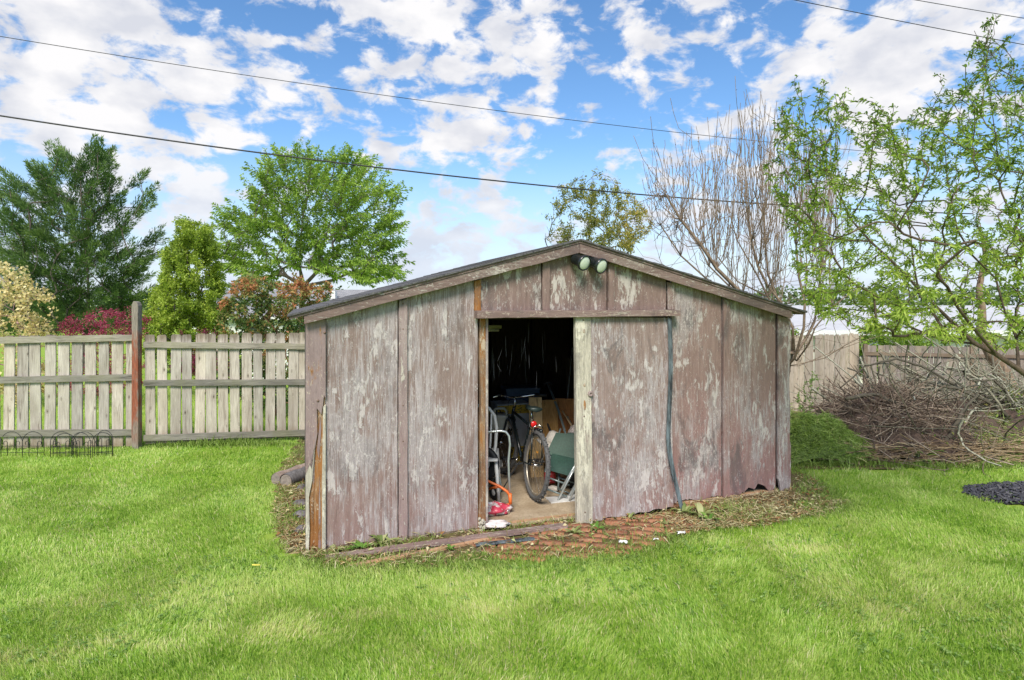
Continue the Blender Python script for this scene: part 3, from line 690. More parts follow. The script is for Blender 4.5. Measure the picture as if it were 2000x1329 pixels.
def house(name, label, x0, x1, y0, depth, zb, ze, zr, msid, win, mroof=None):
    h = thing(name, label, 'house', ((x0+x1)/2, y0, zb)); w = (x1-x0)/2; e = ze-zb; r_ = zr-zb
    wl = MB().box(-w, w, 0, depth, -.3, e).build('wall', msid, h)
    gb = MB(); s_ = (r_-e)/(depth/2)
    gb.add([(-w, 0, e+.002), (-w, depth, e+.002), (-w, depth/2, r_-.05), (-w+.15, 0, e+.002), (-w+.15, depth, e+.002), (-w+.15, depth/2, r_-.05)], [(0,2,1),(3,4,5),(0,3,5,2),(1,2,5,4)])
    gb.add([(w, 0, e+.002), (w, depth, e+.002), (w, depth/2, r_-.05), (w-.15, 0, e+.002), (w-.15, depth, e+.002), (w-.15, depth/2, r_-.05)], [(0,1,2),(3,5,4),(0,2,5,3),(1,4,5,2)])
    gb.build('gable', msid, h)
    rm = MB(); o = .4; t_ = .1
    for sg in (0, 1):
        ya, yb = (-o, depth/2) if sg == 0 else (depth+o, depth/2)
        za = e-o*s_+.03
        vs = [(-w-.4, ya, za), (w+.4, ya, za), (w+.4, yb, r_), (-w-.4, yb, r_)]
        rm.add(vs+[(x, y, z+t_) for x, y, z in vs], [(0,3,2,1),(4,5,6,7),(0,1,5,4),(1,2,6,5),(2,3,7,6),(3,0,4,7)])
    rfo = rm.build('roof', mroof or M_hroof, h)
    MB().box(-w-.42, w+.42, -o-.10, -o-.005, e-o*s_-.06, e-o*s_+.13).build('gutter', M_white, rfo)
    for (wx, ww, z0, z1) in win:
        f = MB().box(wx-.06, wx+ww+.06, -.05, -.002, z0-.06, z1+.06).build('window', M_white, h)
        MB().box(wx, wx+ww, -.06, -.0505, z0, z1).build('pane', M_glass, f)
    return h, rfo
h1, r1o = house('ranch_house', 'grey roofed house behind the maple and red tipped bush, left of the shed roof', -21.0, -5.9, 40, 8.5, -1.5, 1.05, 2.78, M_sid, [(-4, 1.4, .9, 2.0), (1, 1.4, .9, 2.0)])
q_ = P(787, 548, 44); hx = (-21.0-5.9)/2
MB().lathe([(.10, -.3), (.10, .45), (.16, .46), (.16, .56), (.03, .60)], 14, Matrix.Translation((q_.x-hx, q_.y-40, 4.28))).build('roof_vent_pipe', M_steel, r1o, True)
q_ = P(653, 572, 42.5); MB().box(-.14, .14, -.3, .2, 0, .55, Matrix.Translation((q_.x-hx, q_.y-40, 3.72))).build('roof_vent_box', M_white, r1o)
house('ranch_house', 'pale house with white eaves behind the tan board fence, right of the shed', 8.6, 24.0, 22, 7.5, -1.35, .95, 1.75, M_sid2, [(-4, 1.2, .8, 1.8), (0, 1.2, .8, 1.8)], M_hroof2)
# white lattice panels low behind the fence, seen through the gaps
lt = thing('lattice_screen', 'low white lattice screen seen through the picket gaps left of the shed', 'screen', (-6.6, 15.6, 0))
b = MB(); b.box(0, 2.9, -.02, .02, .0, .06); b.box(0, 2.9, -.02, .02, .86, .92); b.build('frame', M_white, lt)
b = MB()
for i in range(30):
    x = i*.1; b.box(-.02, .02, -.006, .006, -.6, .6, Matrix.Translation((x, -.01, .46)) @ Matrix.Rotation(.7, 4, 'Y')); b.box(-.02, .02, -.006, .006, -.6, .6, Matrix.Translation((x, .01, .46)) @ Matrix.Rotation(-.7, 4, 'Y'))
b.build('lattice', M_white, lt)

# ------------------------------------------------------------------ wires overhead
def wire(label, a, b, sag, r):
    pts = [a.lerp(b, k/40)-Vector((0, 0, sag*4*(k/40)*(1-k/40))) for k in range(41)]
    tag(MB().tube(pts, r, 6).build('overhead_wire', M_black, None, True), label, 'wire', 'wires crossing the sky')
wire('thick dark cable, the lowest wire, ending behind the bare tree', P(-700, 110, 11), P(1900, 418, 17), .55, .016)
wire('thin upper wire running from the top left corner down to the right', P(-700, -50, 13), P(1900, 312, 22), .5, .0085)
wire('thin wire crossing the top right corner above the peach tree', P(1200, -75, 13), P(2700, 200, 17), .2, .009)
wire('short thin wire in the extreme top right corner of the sky', P(1500, -52, 13), P(2700, 132, 17), .15, .008)
# ------------------------------------------------------------------ plants
class Grow:
    """branch skeleton: chains of nodes, each new chain attached to the nearest fitting older node"""
    def __init__(s, rng): s.p = []; s.par = []; s.chains = []; s.rng = rng; s.dir = []; s.base = []
    def chain(s, pts, parent=-1):
        ids = [parent] if parent >= 0 else []
        for q in pts:
            q = np.asarray(q, float); par = ids[-1] if ids else -1
            s.p.append(q); s.par.append(par)
            d = q-s.p[par] if par >= 0 else np.array([0, 0, 1.]); s.dir.append(d/(np.linalg.norm(d)+1e-9)); ids.append(len(s.p)-1)
        s.chains.append(ids); return ids
    def reach(s, targets, seg=.5, jit=.05, up=.2, lo_z=None, curve=.35, maxlen=None):
        P_ = np.array(s.p)
        base = s.p[0]
        for t in sorted(targets, key=lambda t: np.linalg.norm(np.asarray(t)-base)):
            t = np.asarray(t, float); A = np.array(s.p); dd = t-A; dist = np.linalg.norm(dd, axis=1)+1e-9
            cosv = (dd*np.array(s.dir)).sum(1)/dist
            cost = dist*(1.35-.55*cosv)+ (0 if lo_z is None else np.where(A[:, 2] < lo_z, 50, 0))+np.clip(A[:, 2]-t[2], 0, None)*.6
            j = int(np.argmin(cost)); d = dist[j]
            if maxlen and d > maxlen: continue
            m = max(2, int(math.ceil(d/seg))); c = A[j]+s.dir[j]*d*curve+np.array([0, 0, up*d*.0])
            pts = []
            for k in range(1, m+1):
                u = k/m; q = (1-u)**2*A[j]+2*u*(1-u)*(c)+u*u*t
                q = q+s.rng.normal(0, jit*d/m, 3)*(1 if k < m else 0)+np.array([0, 0, up*d*.25*math.sin(math.pi*u)])
                pts.append(q)
            s.chain(pts, j)
    def radii(s, tip, e=2.3, rmax=None):
        n = len(s.p); acc = np.zeros(n); r = np.zeros(n)
        for i in range(n-1, -1, -1):
            r[i] = max(tip, acc[i]**(1/e)) if acc[i] > 0 else tip
            if rmax: r[i] = min(r[i], rmax)
            if s.par[i] >= 0: acc[s.par[i]] += r[i]**e
        s.r = r; return r
    def tubes(s, name, mat, parent=None, sides=5, rmin=0.0):
        V, Q = [], []; P_ = np.array(s.p); nV = 0
        ang = np.arange(sides)*2*math.pi/sides
        for ids in s.chains:
            if len(ids) < 2 or s.r[ids[1]] < rmin: continue
            pp = P_[ids]; rr = s.r[ids].copy(); rr[0] = min(rr[0], rr[1]*1.15) if s.par[ids[0]] >= 0 or ids[0] != 0 else rr[0]
            t = np.gradient(pp, axis=0); t /= (np.linalg.norm(t, axis=1, keepdims=True)+1e-9)
            ref = np.array([.31, .17, .93]) if abs(t[0, 2]) < .9 else np.array([.9, .2, .1])
            a = np.cross(t, ref); a /= (np.linalg.norm(a, axis=1, keepdims=True)+1e-9); b = np.cross(t, a)
            ring = pp[:, None, :]+(a[:, None, :]*np.cos(ang)[None, :, None]+b[:, None, :]*np.sin(ang)[None, :, None])*rr[:, None, None]
            V.append(ring.reshape(-1, 3)); m = len(ids)
            i0 = (nV+np.arange(m-1)[:, None]*sides+np.arange(sides)[None, :]); i1 = (nV+np.arange(m-1)[:, None]*sides+((np.arange(sides)+1) % sides)[None, :])
            Q.append(np.stack([i0, i1, i1+sides, i0+sides], -1).reshape(-1, 4)); nV += m*sides
        return from_arrays(name, np.concatenate(V), [np.concatenate(Q)], mat, parent, smooth=True)
def unit(a): return a/(np.linalg.norm(a, axis=-1, keepdims=True)+1e-9)
def leaves(name, pos, d, L_, W_, tint, mat, parent=None, fold=.25, droop=.2, rng=R, lance=False, nrm=None):
    N = len(pos); d = unit(d); L_ = np.broadcast_to(L_, N)[:, None]; W_ = np.broadcast_to(W_, N)[:, None]
    rnd = rng.normal(0, 1, (N, 3)) if nrm is None else nrm+rng.normal(0, .35, (N, 3))
    s = unit(np.cross(d, rnd)); nn = unit(np.cross(s, d))
    if lance:
        dn = np.array([0, 0, -1.])
        p0 = pos; m1 = pos+d*L_*.33+dn*L_*droop*.10; m2 = pos+d*L_*.68+dn*L_*droop*.45; tp = pos+d*L_*.95+dn*L_*droop*1.0
        V = np.stack([p0, m1+s*W_*.5+nn*W_*fold, m1, m1-s*W_*.5+nn*W_*fold, m2+s*W_*.42+nn*W_*fold, m2, m2-s*W_*.42+nn*W_*fold, tp], 1)
        b = (np.arange(N)*8)[:, None]
        Q = np.concatenate([b+np.array([[1, 4, 5, 2]]), b+np.array([[2, 5, 6, 3]])]); T = np.concatenate([b+np.array([[0, 1, 2]]), b+np.array([[0, 2, 3]]), b+np.array([[4, 7, 5]]), b+np.array([[5, 7, 6]])])
        return from_arrays(name, V.reshape(-1, 3), [Q, T], mat, parent, np.repeat(tint, 8))
    mid = pos+d*L_*.45; tp = pos+d*L_+np.array([0, 0, -1.])*L_*droop
    V = np.stack([pos, mid+s*W_*.5+nn*W_*fold, tp, mid-s*W_*.5+nn*W_*fold], 1); b = (np.arange(N)*4)[:, None]
    return from_arrays(name, V.reshape(-1, 3), [b+np.array([[0, 1, 2]]), b+np.array([[0, 2, 3]])], mat, parent, np.repeat(tint, 4))
def pxpoly_targets(polys, n, Yc, dep, rng, flat=1.0):
    """n points whose outline seen from here fills polygons given in photograph pixels, spread in depth dep(rx)"""
    allp = np.concatenate([np.array(p, float) for p in polys]); x0, y0 = allp.min(0); x1, y1 = allp.max(0); out = []
    cx = (x0+x1)/2; hw = (x1-x0)/2
    while len(out) < n:
        x = rng.uniform(x0, x1, 4*n); y = rng.uniform(y0, y1, 4*n); k = np.zeros(x.shape, bool)
        for p in polys: k |= in_poly(x, y, p)
        for a, b in zip(x[k], y[k]):
            rel = min(1, abs(a-cx)/hw); Y = Yc+rng.uniform(-1, 1)*dep*math.sqrt(max(.03, 1-rel*rel))
            out.append(np.array(P(a, b, Y)))
            if len(out) >= n: break
    return out
def tree(name, label, cat, base, trunk, targets, rng, tip, seg, bark, leafspec, jit=.05, up=.1, group=None, lo_z=None, curve=.35, sides=5, rmax=None, e=2.3):
    """trunk: list of polylines in world coordinates. leafspec: function(grow) -> creates the crown, or None"""
    g_ = Grow(rng); first = True
    for tr in trunk:
        if first: g_.chain(tr); first = False
        else:
            A = np.array(g_.p); j = int(np.argmin(np.linalg.norm(A-np.asarray(tr[0]), axis=1))); g_.chain(tr[1:], j)
    g_.reach(targets, seg, jit, up, lo_z, curve); g_.radii(tip, e, rmax)
    root = thing(name, label, cat, base, 0, group)
    off = np.array(base, float); g_.p = [q-off for q in g_.p]
    g_.tubes('trunk', bark, root, sides)
    if leafspec: leafspec(g_, root)
    return root
def seg_points(g_, n, rng, rthr, bias=None):
    """random points along thin branches; returns pos, dir of branch, node index"""
    P_ = np.array(g_.p); par = np.array(g_.par); ok = (par >= 0) & (g_.r <= rthr); idx_ = np.nonzero(ok)[0]
    ln = np.linalg.norm(P_[idx_]-P_[par[idx_]], axis=1); w = ln/ln.sum()
    c = rng.choice(idx_, n, p=w); u = rng.random(n)[:, None]
    pos = P_[c]*u+P_[par[c]]*(1-u); d = unit(P_[c]-P_[par[c]]); return pos, d, c
GREY_BARK = bark_mat('grey_bark', (.06, .05, .04), (.17, .145, .12)); BROWN_BARK = bark_mat('brown_bark', (.10, .055, .03), (.27, .16, .09))
DARK_BARK = bark_mat('dark_lichened_bark', (.045, .033, .024), (.16, .12, .085), 14)

def clumpy(rng, pos, cell, thr):
    """drop points in some cells so that gaps open in the crown"""
    v = vnoise(pos[:, 0]+pos[:, 1]*.7, pos[:, 2]-pos[:, 1]*.4, 1/cell, int(rng.integers(1e6))); return v > thr

def plumes(rng, tips, origin_z, n, Lp, Rp, rise, tilt_out=1.0, cen=(0, 0)):
    """leafy sprays: for every tip a plume of n leaves that points outwards; returns pos, dir, 0..1 along the plume"""
    P0, D0, U0 = [], [], []
    for tpt in tips:
        out = np.array([tpt[0]-cen[0], tpt[1]-cen[1], 0.]); out = out/(np.linalg.norm(out)+.3); ax = out*tilt_out+np.array([0, 0, rise(tpt)])+rng.normal(0, .22, 3); ax /= np.linalg.norm(ax)
        L_ = Lp*rng.uniform(.6, 1.25); m = int(n*rng.uniform(.7, 1.3)); u = rng.random(m); rad = Rp*np.sin(np.pi*np.clip(u*.85+.12, 0, 1))[:, None]*rng.uniform(.15, 1, (m, 1)); off = unit(rng.normal(0, 1, (m, 3)))
        P0.append(tpt+ax*((u-.55)*L_)[:, None]+off*rad); D0.append(ax*1.0+off*.55+rng.normal(0, .16, (m, 3))); U0.append(u)
    return np.concatenate(P0), np.concatenate(D0), np.concatenate(U0)
# --- tall pine, far left
rg = np.random.default_rng(11); Yp = 24
pine_polys = [[(-40,610),(10,560),(-60,500),(-60,430),(20,430),(-20,350),(30,350),(70,380),(60,320),(110,330),(100,290),(130,300),(150,330),(170,285),(215,290),(225,330),(235,380),(240,430),
               (270,420),(262,350),(290,345),(305,385),(280,430),(250,470),(265,490),(310,440),(312,480),(270,530),(300,540),(290,600),(280,650),(0,650)]]
bx = float(P(165, 600, Yp).x)
tr = [[(bx, Yp, gf(bx, Yp)-.2)]+[(bx+.15*math.sin(z*.7), Yp, z) for z in np.linspace(0, 7.6, 12)]]
tg = pxpoly_targets(pine_polys, 560, Yp, 2.6, rg)
def pine_leaves(g_, root):
    tips = [np.array(q)-np.array([bx, Yp, gf(bx, Yp)]) for q in tg]
    pos, dd, u = plumes(rg, tips, 0, 190, 1.1, .22, lambda q: .25+.85*max(0, (q[2]-2)/7), 1.0)
    hgt = pos[:, 2]
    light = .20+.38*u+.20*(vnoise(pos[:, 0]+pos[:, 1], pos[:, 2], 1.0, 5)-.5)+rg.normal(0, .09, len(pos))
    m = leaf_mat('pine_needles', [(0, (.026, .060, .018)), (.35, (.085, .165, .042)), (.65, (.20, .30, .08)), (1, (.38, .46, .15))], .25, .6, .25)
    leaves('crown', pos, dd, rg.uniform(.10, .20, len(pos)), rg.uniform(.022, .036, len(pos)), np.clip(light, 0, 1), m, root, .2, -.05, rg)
tree('pine_tree', 'tall dark green pine with open upswept boughs at the far left', 'tree', (bx, Yp, gf(bx, Yp)), tr, tg, rg, .012, .7, GREY_BARK, pine_leaves, up=-.15, curve=.2)

# --- narrow yellow green tree
rg = np.random.default_rng(12); Yc = 17
polys = [[(345,432),(375,425),(410,440),(425,480),(432,540),(445,600),(450,675),(285,680),(278,640),(290,580),(310,540),(320,490),(335,470)]]
bx = float(P(368, 600, Yc).x); tr = [[(bx, Yc, gf(bx, Yc)-.2)]+[(bx+rg.normal(0, .03), Yc, z) for z in np.linspace(.2, 3.9, 9)]]
tg = pxpoly_targets(polys, 560, Yc, 1.1, rg)+[np.array((bx+rg.uniform(-1.2, 1.2), Yc+rg.uniform(-.9, .9), rg.uniform(.1, .9))) for _ in range(45)]
def col_leaves(g_, root):
    pos, d, c = seg_points(g_, 56000, rg, .016)
    pos = pos+rg.normal(0, .055, pos.shape); k = clumpy(rg, pos, .35, .10); pos, d = pos[k], d[k]
    dd = d*.5+rg.normal(0, .5, pos.shape)+np.array([0, 0, .25])
    ti = np.clip(.5+.5*(vnoise(pos[:, 0]+pos[:, 1], pos[:, 2], 2.2, 8)-.5)+rg.normal(0, .16, len(pos)), 0, 1)
    m = leaf_mat('yellow_green_leaves', [(0, (.10, .17, .018)), (.45, (.28, .39, .04)), (.8, (.48, .58, .08)), (1, (.62, .68, .18))], .4)
    leaves('crown', pos, dd, rg.uniform(.05, .11, len(pos)), rg.uniform(.028, .05, len(pos)), ti, m, root, .2, .2, rg)
tree('columnar_tree', 'narrow yellow green tree between the pine and the maple', 'tree', (bx, Yc, gf(bx, Yc)), tr, tg, rg, .006, .3, GREY_BARK, col_leaves, up=.2)

# --- broad maple
rg = np.random.default_rng(13); Ym = 28
polys = [[(425,420),(470,400),(475,350),(520,310),(560,292),(610,290),(660,292),(700,305),(735,330),(750,350),(795,380),(775,405),(785,450),(775,480),(785,520),(770,555),(735,545),(700,560),(690,530),
          (650,540),(560,520),(520,555),(470,540),(440,530),(432,500),(440,470),(428,440)]]
b0 = np.array(P(588, 590, Ym)); b0z = gf(b0[0], Ym)
def L3(pts, Y, dy=0): return [np.array(P(x, y, Y+dy*i)) for i, (x, y) in enumerate(pts)]
tr = [[(b0[0], Ym, b0z-.2), (b0[0], Ym, 1.2), np.array(P(592, 560, Ym)), np.array(P(585, 520, Ym))]+L3([(588, 470), (590, 430), (600, 390), (605, 350)], Ym),
      [np.array(P(592, 560, Ym))]+L3([(620, 530), (632, 480), (645, 430), (665, 390), (680, 350)], Ym, .2), [np.array(P(585, 520, Ym))]+L3([(565, 480), (550, 440), (530, 390), (520, 350)], Ym, -.2),
      [np.array(P(592, 560, Ym))]+L3([(560, 540), (535, 505), (500, 470), (470, 440)], Ym, .3), [np.array(P(620, 530, Ym))]+L3([(680, 520), (720, 480), (750, 430), (765, 400)], Ym, .3),
      [np.array(P(592, 560, Ym))]+L3([(650, 548), (690, 530), (730, 500)], Ym, -.4)]
tg = pxpoly_targets(polys, 900, Ym, 3.3, rg)
def maple_leaves(g_, root):
    base_ = np.array([b0[0], Ym, b0z]); tips = [np.array(q)-base_ for q in tg]
    pos, dd, u = plumes(rg, tips, 0, 58, 1.1, .15, lambda q: (q[2]-4.6)*.22, 1.0)
    dd = dd+rg.normal(0, .3, pos.shape)+np.array([0, 0, -.2])
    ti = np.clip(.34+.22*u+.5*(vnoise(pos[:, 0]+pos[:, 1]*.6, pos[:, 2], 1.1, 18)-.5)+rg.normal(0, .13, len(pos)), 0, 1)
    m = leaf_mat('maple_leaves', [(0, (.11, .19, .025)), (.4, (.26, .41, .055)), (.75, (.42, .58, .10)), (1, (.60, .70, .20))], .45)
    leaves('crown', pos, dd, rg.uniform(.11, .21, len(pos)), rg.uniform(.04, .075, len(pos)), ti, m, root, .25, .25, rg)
tree('maple_tree', 'large round green maple behind the grey house roof', 'tree', (b0[0], Ym, b0z), tr, tg, rg, .010, .6, GREY_BARK, maple_leaves, up=.0)

# --- small leaved tree behind the roof ridge
rg = np.random.default_rng(14); Ys = 24
polys = [[(1062,440),(1070,390),(1110,345),(1160,332),(1200,345),(1225,375),(1262,400),(1275,440),(1262,480),(1230,510),(1180,520),(1090,520),(1062,480)]]
b0 = np.array(P(1160, 560, Ys)); b0z = gf(b0[0], Ys)
tr = [[(b0[0], Ys, b0z-.2), (b0[0], Ys, 1.0), np.array(P(1155, 520, Ys)), np.array(P(1150, 460, Ys)), np.array(P(1155, 400, Ys)), np.array(P(1160, 350, Ys))],
      [np.array(P(1155, 520, Ys)), np.array(P(1190, 470, Ys)), np.array(P(1205, 420, Ys)), np.array(P(1215, 390, Ys))], [np.array(P(1155, 520, Ys)), np.array(P(1110, 470, Ys)), np.array(P(1090, 420, Ys))]]
tg = pxpoly_targets(polys, 330, Ys, 1.8, rg)
def sm_leaves(g_, root):
    pos, d, c = seg_points(g_, 17000, rg, .02)
    pos = pos+rg.normal(0, .07, pos.shape); k = clumpy(rg, pos, .5, .32); pos, d = pos[k], d[k]
    dd = d*.4+rg.normal(0, .5, pos.shape)
    ti = np.clip(.45+rg.normal(0, .22, len(pos))+.3*(pos[:, 0] > .9), 0, 1)
    m = leaf_mat('young_olive_leaves', [(0, (.12, .14, .025)), (.5, (.27, .29, .05)), (.85, (.46, .40, .09)), (1, (.60, .45, .12))], .4)
    leaves('crown', pos, dd, rg.uniform(.08, .15, len(pos)), rg.uniform(.035, .06, len(pos)), ti, m, root, .2, .1, rg)
tree('young_tree', 'thin olive leaved tree rising behind the shed roof ridge', 'tree', (b0[0], Ys, b0z), tr, tg, rg, .0065, .4, GREY_BARK, sm_leaves)

# --- shrubs behind the picket fence
def shrub(name, label, polys, Y, dep, n, nl, LW, stops, seed, bark, stemx, rthr=.012, tipr=.003, droop=.2, upb=.3, spread=.03, tintf=None, seg=.14, nstems=5, zlow=(.25, 1.2), clump=None, cat='shrub', lance=False, sprd=.5):
    rg = np.random.default_rng(seed); xs = [p[0] for p in polys[0]]
    bx = float(P(sum(xs)/len(xs), 600, Y).x); bz = gf(bx, Y); tr = []
    wm = (max(xs)-min(xs))/F*Y/2
    tr.append([(bx, Y, bz-.1), (bx, Y, bz+.12)])
    for k in range(nstems):
        a = (k+.5)/nstems*2-1; tr.append([(bx, Y, bz+.12), (bx+a*wm*.25, Y+rg.uniform(-.2, .2), bz+.45), (bx+a*wm*.5, Y+rg.uniform(-.3, .3), bz+.95), (bx+a*wm*.62, Y+rg.uniform(-.3, .3), bz+1.4)])
    tg = pxpoly_targets(polys, n, Y, dep, rg)+[np.array((bx+rg.uniform(-wm, wm)*.85, Y+rg.uniform(-dep, dep), bz+rg.uniform(*zlow))) for _ in range(n//2)]
    def lv(g_, root):
        pos, d, c = seg_points(g_, nl, rg, rthr); pos = pos+rg.normal(0, spread, pos.shape)
        if clump: k = clumpy(rg, pos, clump[0], clump[1]); pos, d = pos[k], d[k]
        dd = d*.6+rg.normal(0, sprd, pos.shape)+np.array([0, 0, upb]); hz = pos[:, 2]
        ti = np.clip(.5+rg.normal(0, .2, len(pos))+(vnoise(pos[:, 0], pos[:, 2], 4, seed)-.5)*.4 if tintf is None else tintf(pos, rg), 0, 1)
        leaves('foliage', pos, dd, rg.uniform(LW[0]*.7, LW[0]*1.25, len(pos)), rg.uniform(LW[1]*.7, LW[1]*1.2, len(pos)), ti, leaf_mat(name+'_leaves', stops, .35), root, .2, droop, rg, lance=lance)
    return tree(name, label, cat, (bx, Y, bz), tr, tg, rg, tipr, seg, bark, lv, up=.1)
shrub('flowering_shrub', 'pale yellow blossoming shrub with pinkish stems at the left edge', [[(-60,540),(10,510),(50,520),(60,560),(95,570),(105,610),(100,660),(-60,665)]], 11.5, .8, 170, 6200, (.062, .050),
      [(0, (.30, .24, .08)), (.4, (.72, .58, .24)), (.75, (.88, .76, .42)), (1, (.62, .58, .2))], 21, bark_mat('pinkish_bark', (.20, .11, .10), (.42, .27, .26)), None, clump=(.16, .22), spread=.045)
shrub('crimson_shrub', 'crimson leaved shrub behind the fence, left of the red post', [[(112,640),(120,625),(150,612),(180,608),(195,602),(215,608),(245,600),(275,600),(290,620),(290,665),(110,665)]], 11.6, .5, 160, 9000, (.035, .022),
      [(0, (.12, .008, .03)), (.4, (.36, .030, .09)), (.8, (.58, .10, .19)), (1, (.62, .28, .34))], 22, BROWN_BARK, None, spread=.025)
shrub('crimson_shrub', 'low crimson shrub glimpsed through the picket gaps right of the red post', [[(335,690),(360,684),(430,684),(452,694),(455,720),(330,720)]], 13.2, .35, 90, 6000, (.035, .022),
      [(0, (.06, .006, .018)), (.4, (.20, .02, .06)), (.8, (.40, .06, .14)), (1, (.5, .15, .22))], 23, BROWN_BARK, None, spread=.03, zlow=(.1, .8))
def rt(pos, rg):
    r_ = (pos[:, 2]-1.6)*.22+vnoise(pos[:, 0]*1.3+pos[:, 1], pos[:, 2], 4.5, 77)*.75+.08
    return r_+rg.normal(0, .15, len(pos))
shrub('red_tipped_shrub', 'tall open shrub with orange red young leaves beside the left end of the shed roof', [[(425,640),(430,590),(455,575),(450,545),(490,535),(520,545),(545,555),(575,540),(610,545),(640,550),(655,565),(640,600),(600,620),(600,665),(425,668)]],
      10.6, .7, 330, 15000, (.080, .034), [(0, (.05, .11, .03)), (.35, (.14, .23, .05)), (.55, (.34, .33, .10)), (.72, (.48, .22, .08)), (1, (.60, .24, .12))], 24, BROWN_BARK, None, tintf=rt, spread=.03, droop=.3, clump=(.14, .08), seg=.12)
shrub('bright_shrub', 'bright lime green bush above the brown fence at the right', [[(1665,665),(1680,640),(1740,630),(1800,640),(1850,650),(1860,690),(1665,690)]], 17.6, .6, 110, 8000, (.09, .05),
      [(0, (.10, .20, .02)), (.5, (.25, .40, .04)), (1, (.45, .58, .12))], 25, GREY_BARK, None, spread=.05, zlow=(.6, 2.0))
shrub('bright_shrub', 'small lime green bush against the pale house behind the shed corner', [[(1500,655),(1530,640),(1570,645),(1575,690),(1500,690)]], 17.2, .4, 50, 2600, (.09, .05),
      [(0, (.10, .20, .02)), (.5, (.25, .40, .04)), (1, (.45, .58, .12))], 26, GREY_BARK, None, spread=.05, zlow=(.6, 2.0))
# a far band of trees closing the horizon
rg = np.random.default_rng(30); N = 26000
ax_ = rg.uniform(-95, 110, N); ht = 3.4+2.6*vnoise(ax_, ax_*0, .11, 31)+1.6*vnoise(ax_, ax_*0, .5, 32); hh = rg.random(N)**.8
pos = np.stack([ax_, 86+rg.normal(0, 2.5, N), -2.2+ht*hh], -1)
tag(leaves('far_treeline', pos, rg.normal(0, 1, (N, 3)), rg.uniform(.4, .9, N), rg.uniform(.3, .5, N), np.clip(.5+rg.normal(0, .2, N), 0, 1), leaf_mat('far_leaves', [(0, (.05, .09, .03)), (1, (.20, .28, .09))], .3), None, .2, .1, rg), kind='stuff', label='distant band of trees on the horizon', cat='trees')

# --- bare many stemmed tree behind the shed's right corner
rg = np.random.default_rng(41); Yb = 8.7
B = lambda x, y, dy=0: np.array(P(x, y, Yb+dy))
b0 = B(1526, 850); g_ = Grow(rg)
root_ids = g_.chain([(b0[0], Yb, -.05), B(1530, 800), B(1533, 755), B(1538, 715)])
limbs = [[(1545,690,.0),(1540,650,.1),(1528,610,.1),(1515,575,.2),(1500,535,.2),(1495,480,.3),(1492,420,.3)],
 [(1550,690,-.1),(1548,640,-.2),(1525,590,-.3),(1500,560,-.3),(1480,520,-.4),(1468,470,-.4),(1460,410,-.5)],
 [(1548,700,.2),(1520,640,.4),(1470,590,.6),(1425,560,.7),(1385,520,.8),(1360,470,.9),(1340,410,.9)],
 [(1540,690,-.2),(1500,630,-.4),(1450,575,-.5),(1400,525,-.6),(1370,480,-.7),(1330,430,-.7),(1300,380,-.8)],
 [(1542,680,.3),(1510,600,.5),(1480,540,.7),(1440,470,.8),(1420,400,.9)],
 [(1556,690,0),(1575,660,.1),(1590,630,.1),(1600,590,.2),(1602,540,.2),(1605,480,.2)],
 [(1556,705,.1),(1580,672,-.2),(1592,640,-.3),(1625,600,-.4),(1665,570,-.5),(1700,560,-.6)],
 [(1552,700,-.2),(1570,640,-.4),(1572,590,-.4),(1560,540,-.4),(1555,480,-.5),(1552,410,-.5)],
 [(1560,715,.1),(1620,690,.1),(1680,668,.0),(1740,650,-.1)],
 [(1558,712,-.1),(1610,700,-.3),(1650,675,-.5),(1720,640,-.7)],
 [(1530,680,.3),(1480,630,.6),(1420,600,.9),(1350,560,1.2),(1300,520,1.3)],
 [(1535,640,.4),(1500,580,.8),(1440,550,1.1),(1400,500,1.3),(1385,430,1.3)],
 [(1500,600,.5),(1430,580,.8),(1380,545,.9),(1330,500,1.0),(1290,440,1.0)]]
for lb in limbs:
    pts = [B(*q) for q in lb]; A = np.array(g_.p); j = int(np.argmin(np.linalg.norm(A-pts[0], axis=1)+ (A[:, 2] > pts[0][2]+.05)*5)); g_.chain(pts, j)
nlimb = len(g_.p)
# upright whips
for k in range(270):
    x = rg.uniform(1255, 1640); top = 165+abs(x-1470)*.62+rg.uniform(0, 200); top = min(top, 470) if x < 1560 else 250+rg.uniform(0, 150)
    dyk = rg.uniform(-1.1, 1.2); t_ = B(x, top, dyk)
    A = np.array(g_.p)[:nlimb]; dd = t_-A; cst = np.hypot(dd[:, 0]*1.6, dd[:, 1]*1.2)+.30*np.abs(dd[:, 2]-rg.uniform(1.0, 1.9))+(A[:, 2] < 1.7)*4; j = int(np.argmin(cst+rg.uniform(0, .35, len(A)))); s0 = A[j]
    n = 9; lean = (t_-s0)*np.array([1, 1, 0]); pts = []
    for i in range(1, n+1):
        u = i/n; pts.append(s0+lean*(u**.62)+np.array([0, 0, (t_[2]-s0[2])*u**1.15])+rg.normal(0, .014, 3))
    ids = g_.chain(pts, j)
    for m in range(rg.integers(0, 4)):        # short side twigs
        i0 = ids[rg.integers(2, n)]; p0 = np.array(g_.p[i0]); sd_ = rg.normal(0, 1, 3); sd_[2] = 0; sd_ = sd_/np.linalg.norm(sd_); ln = rg.uniform(.2, .6)
        g_.chain([p0+sd_*ln*.3+np.array([0, 0, ln*.25]), p0+sd_*ln*.42+np.array([0, 0, ln*.62]), p0+sd_*ln*.5+np.array([0, 0, ln])], i0)
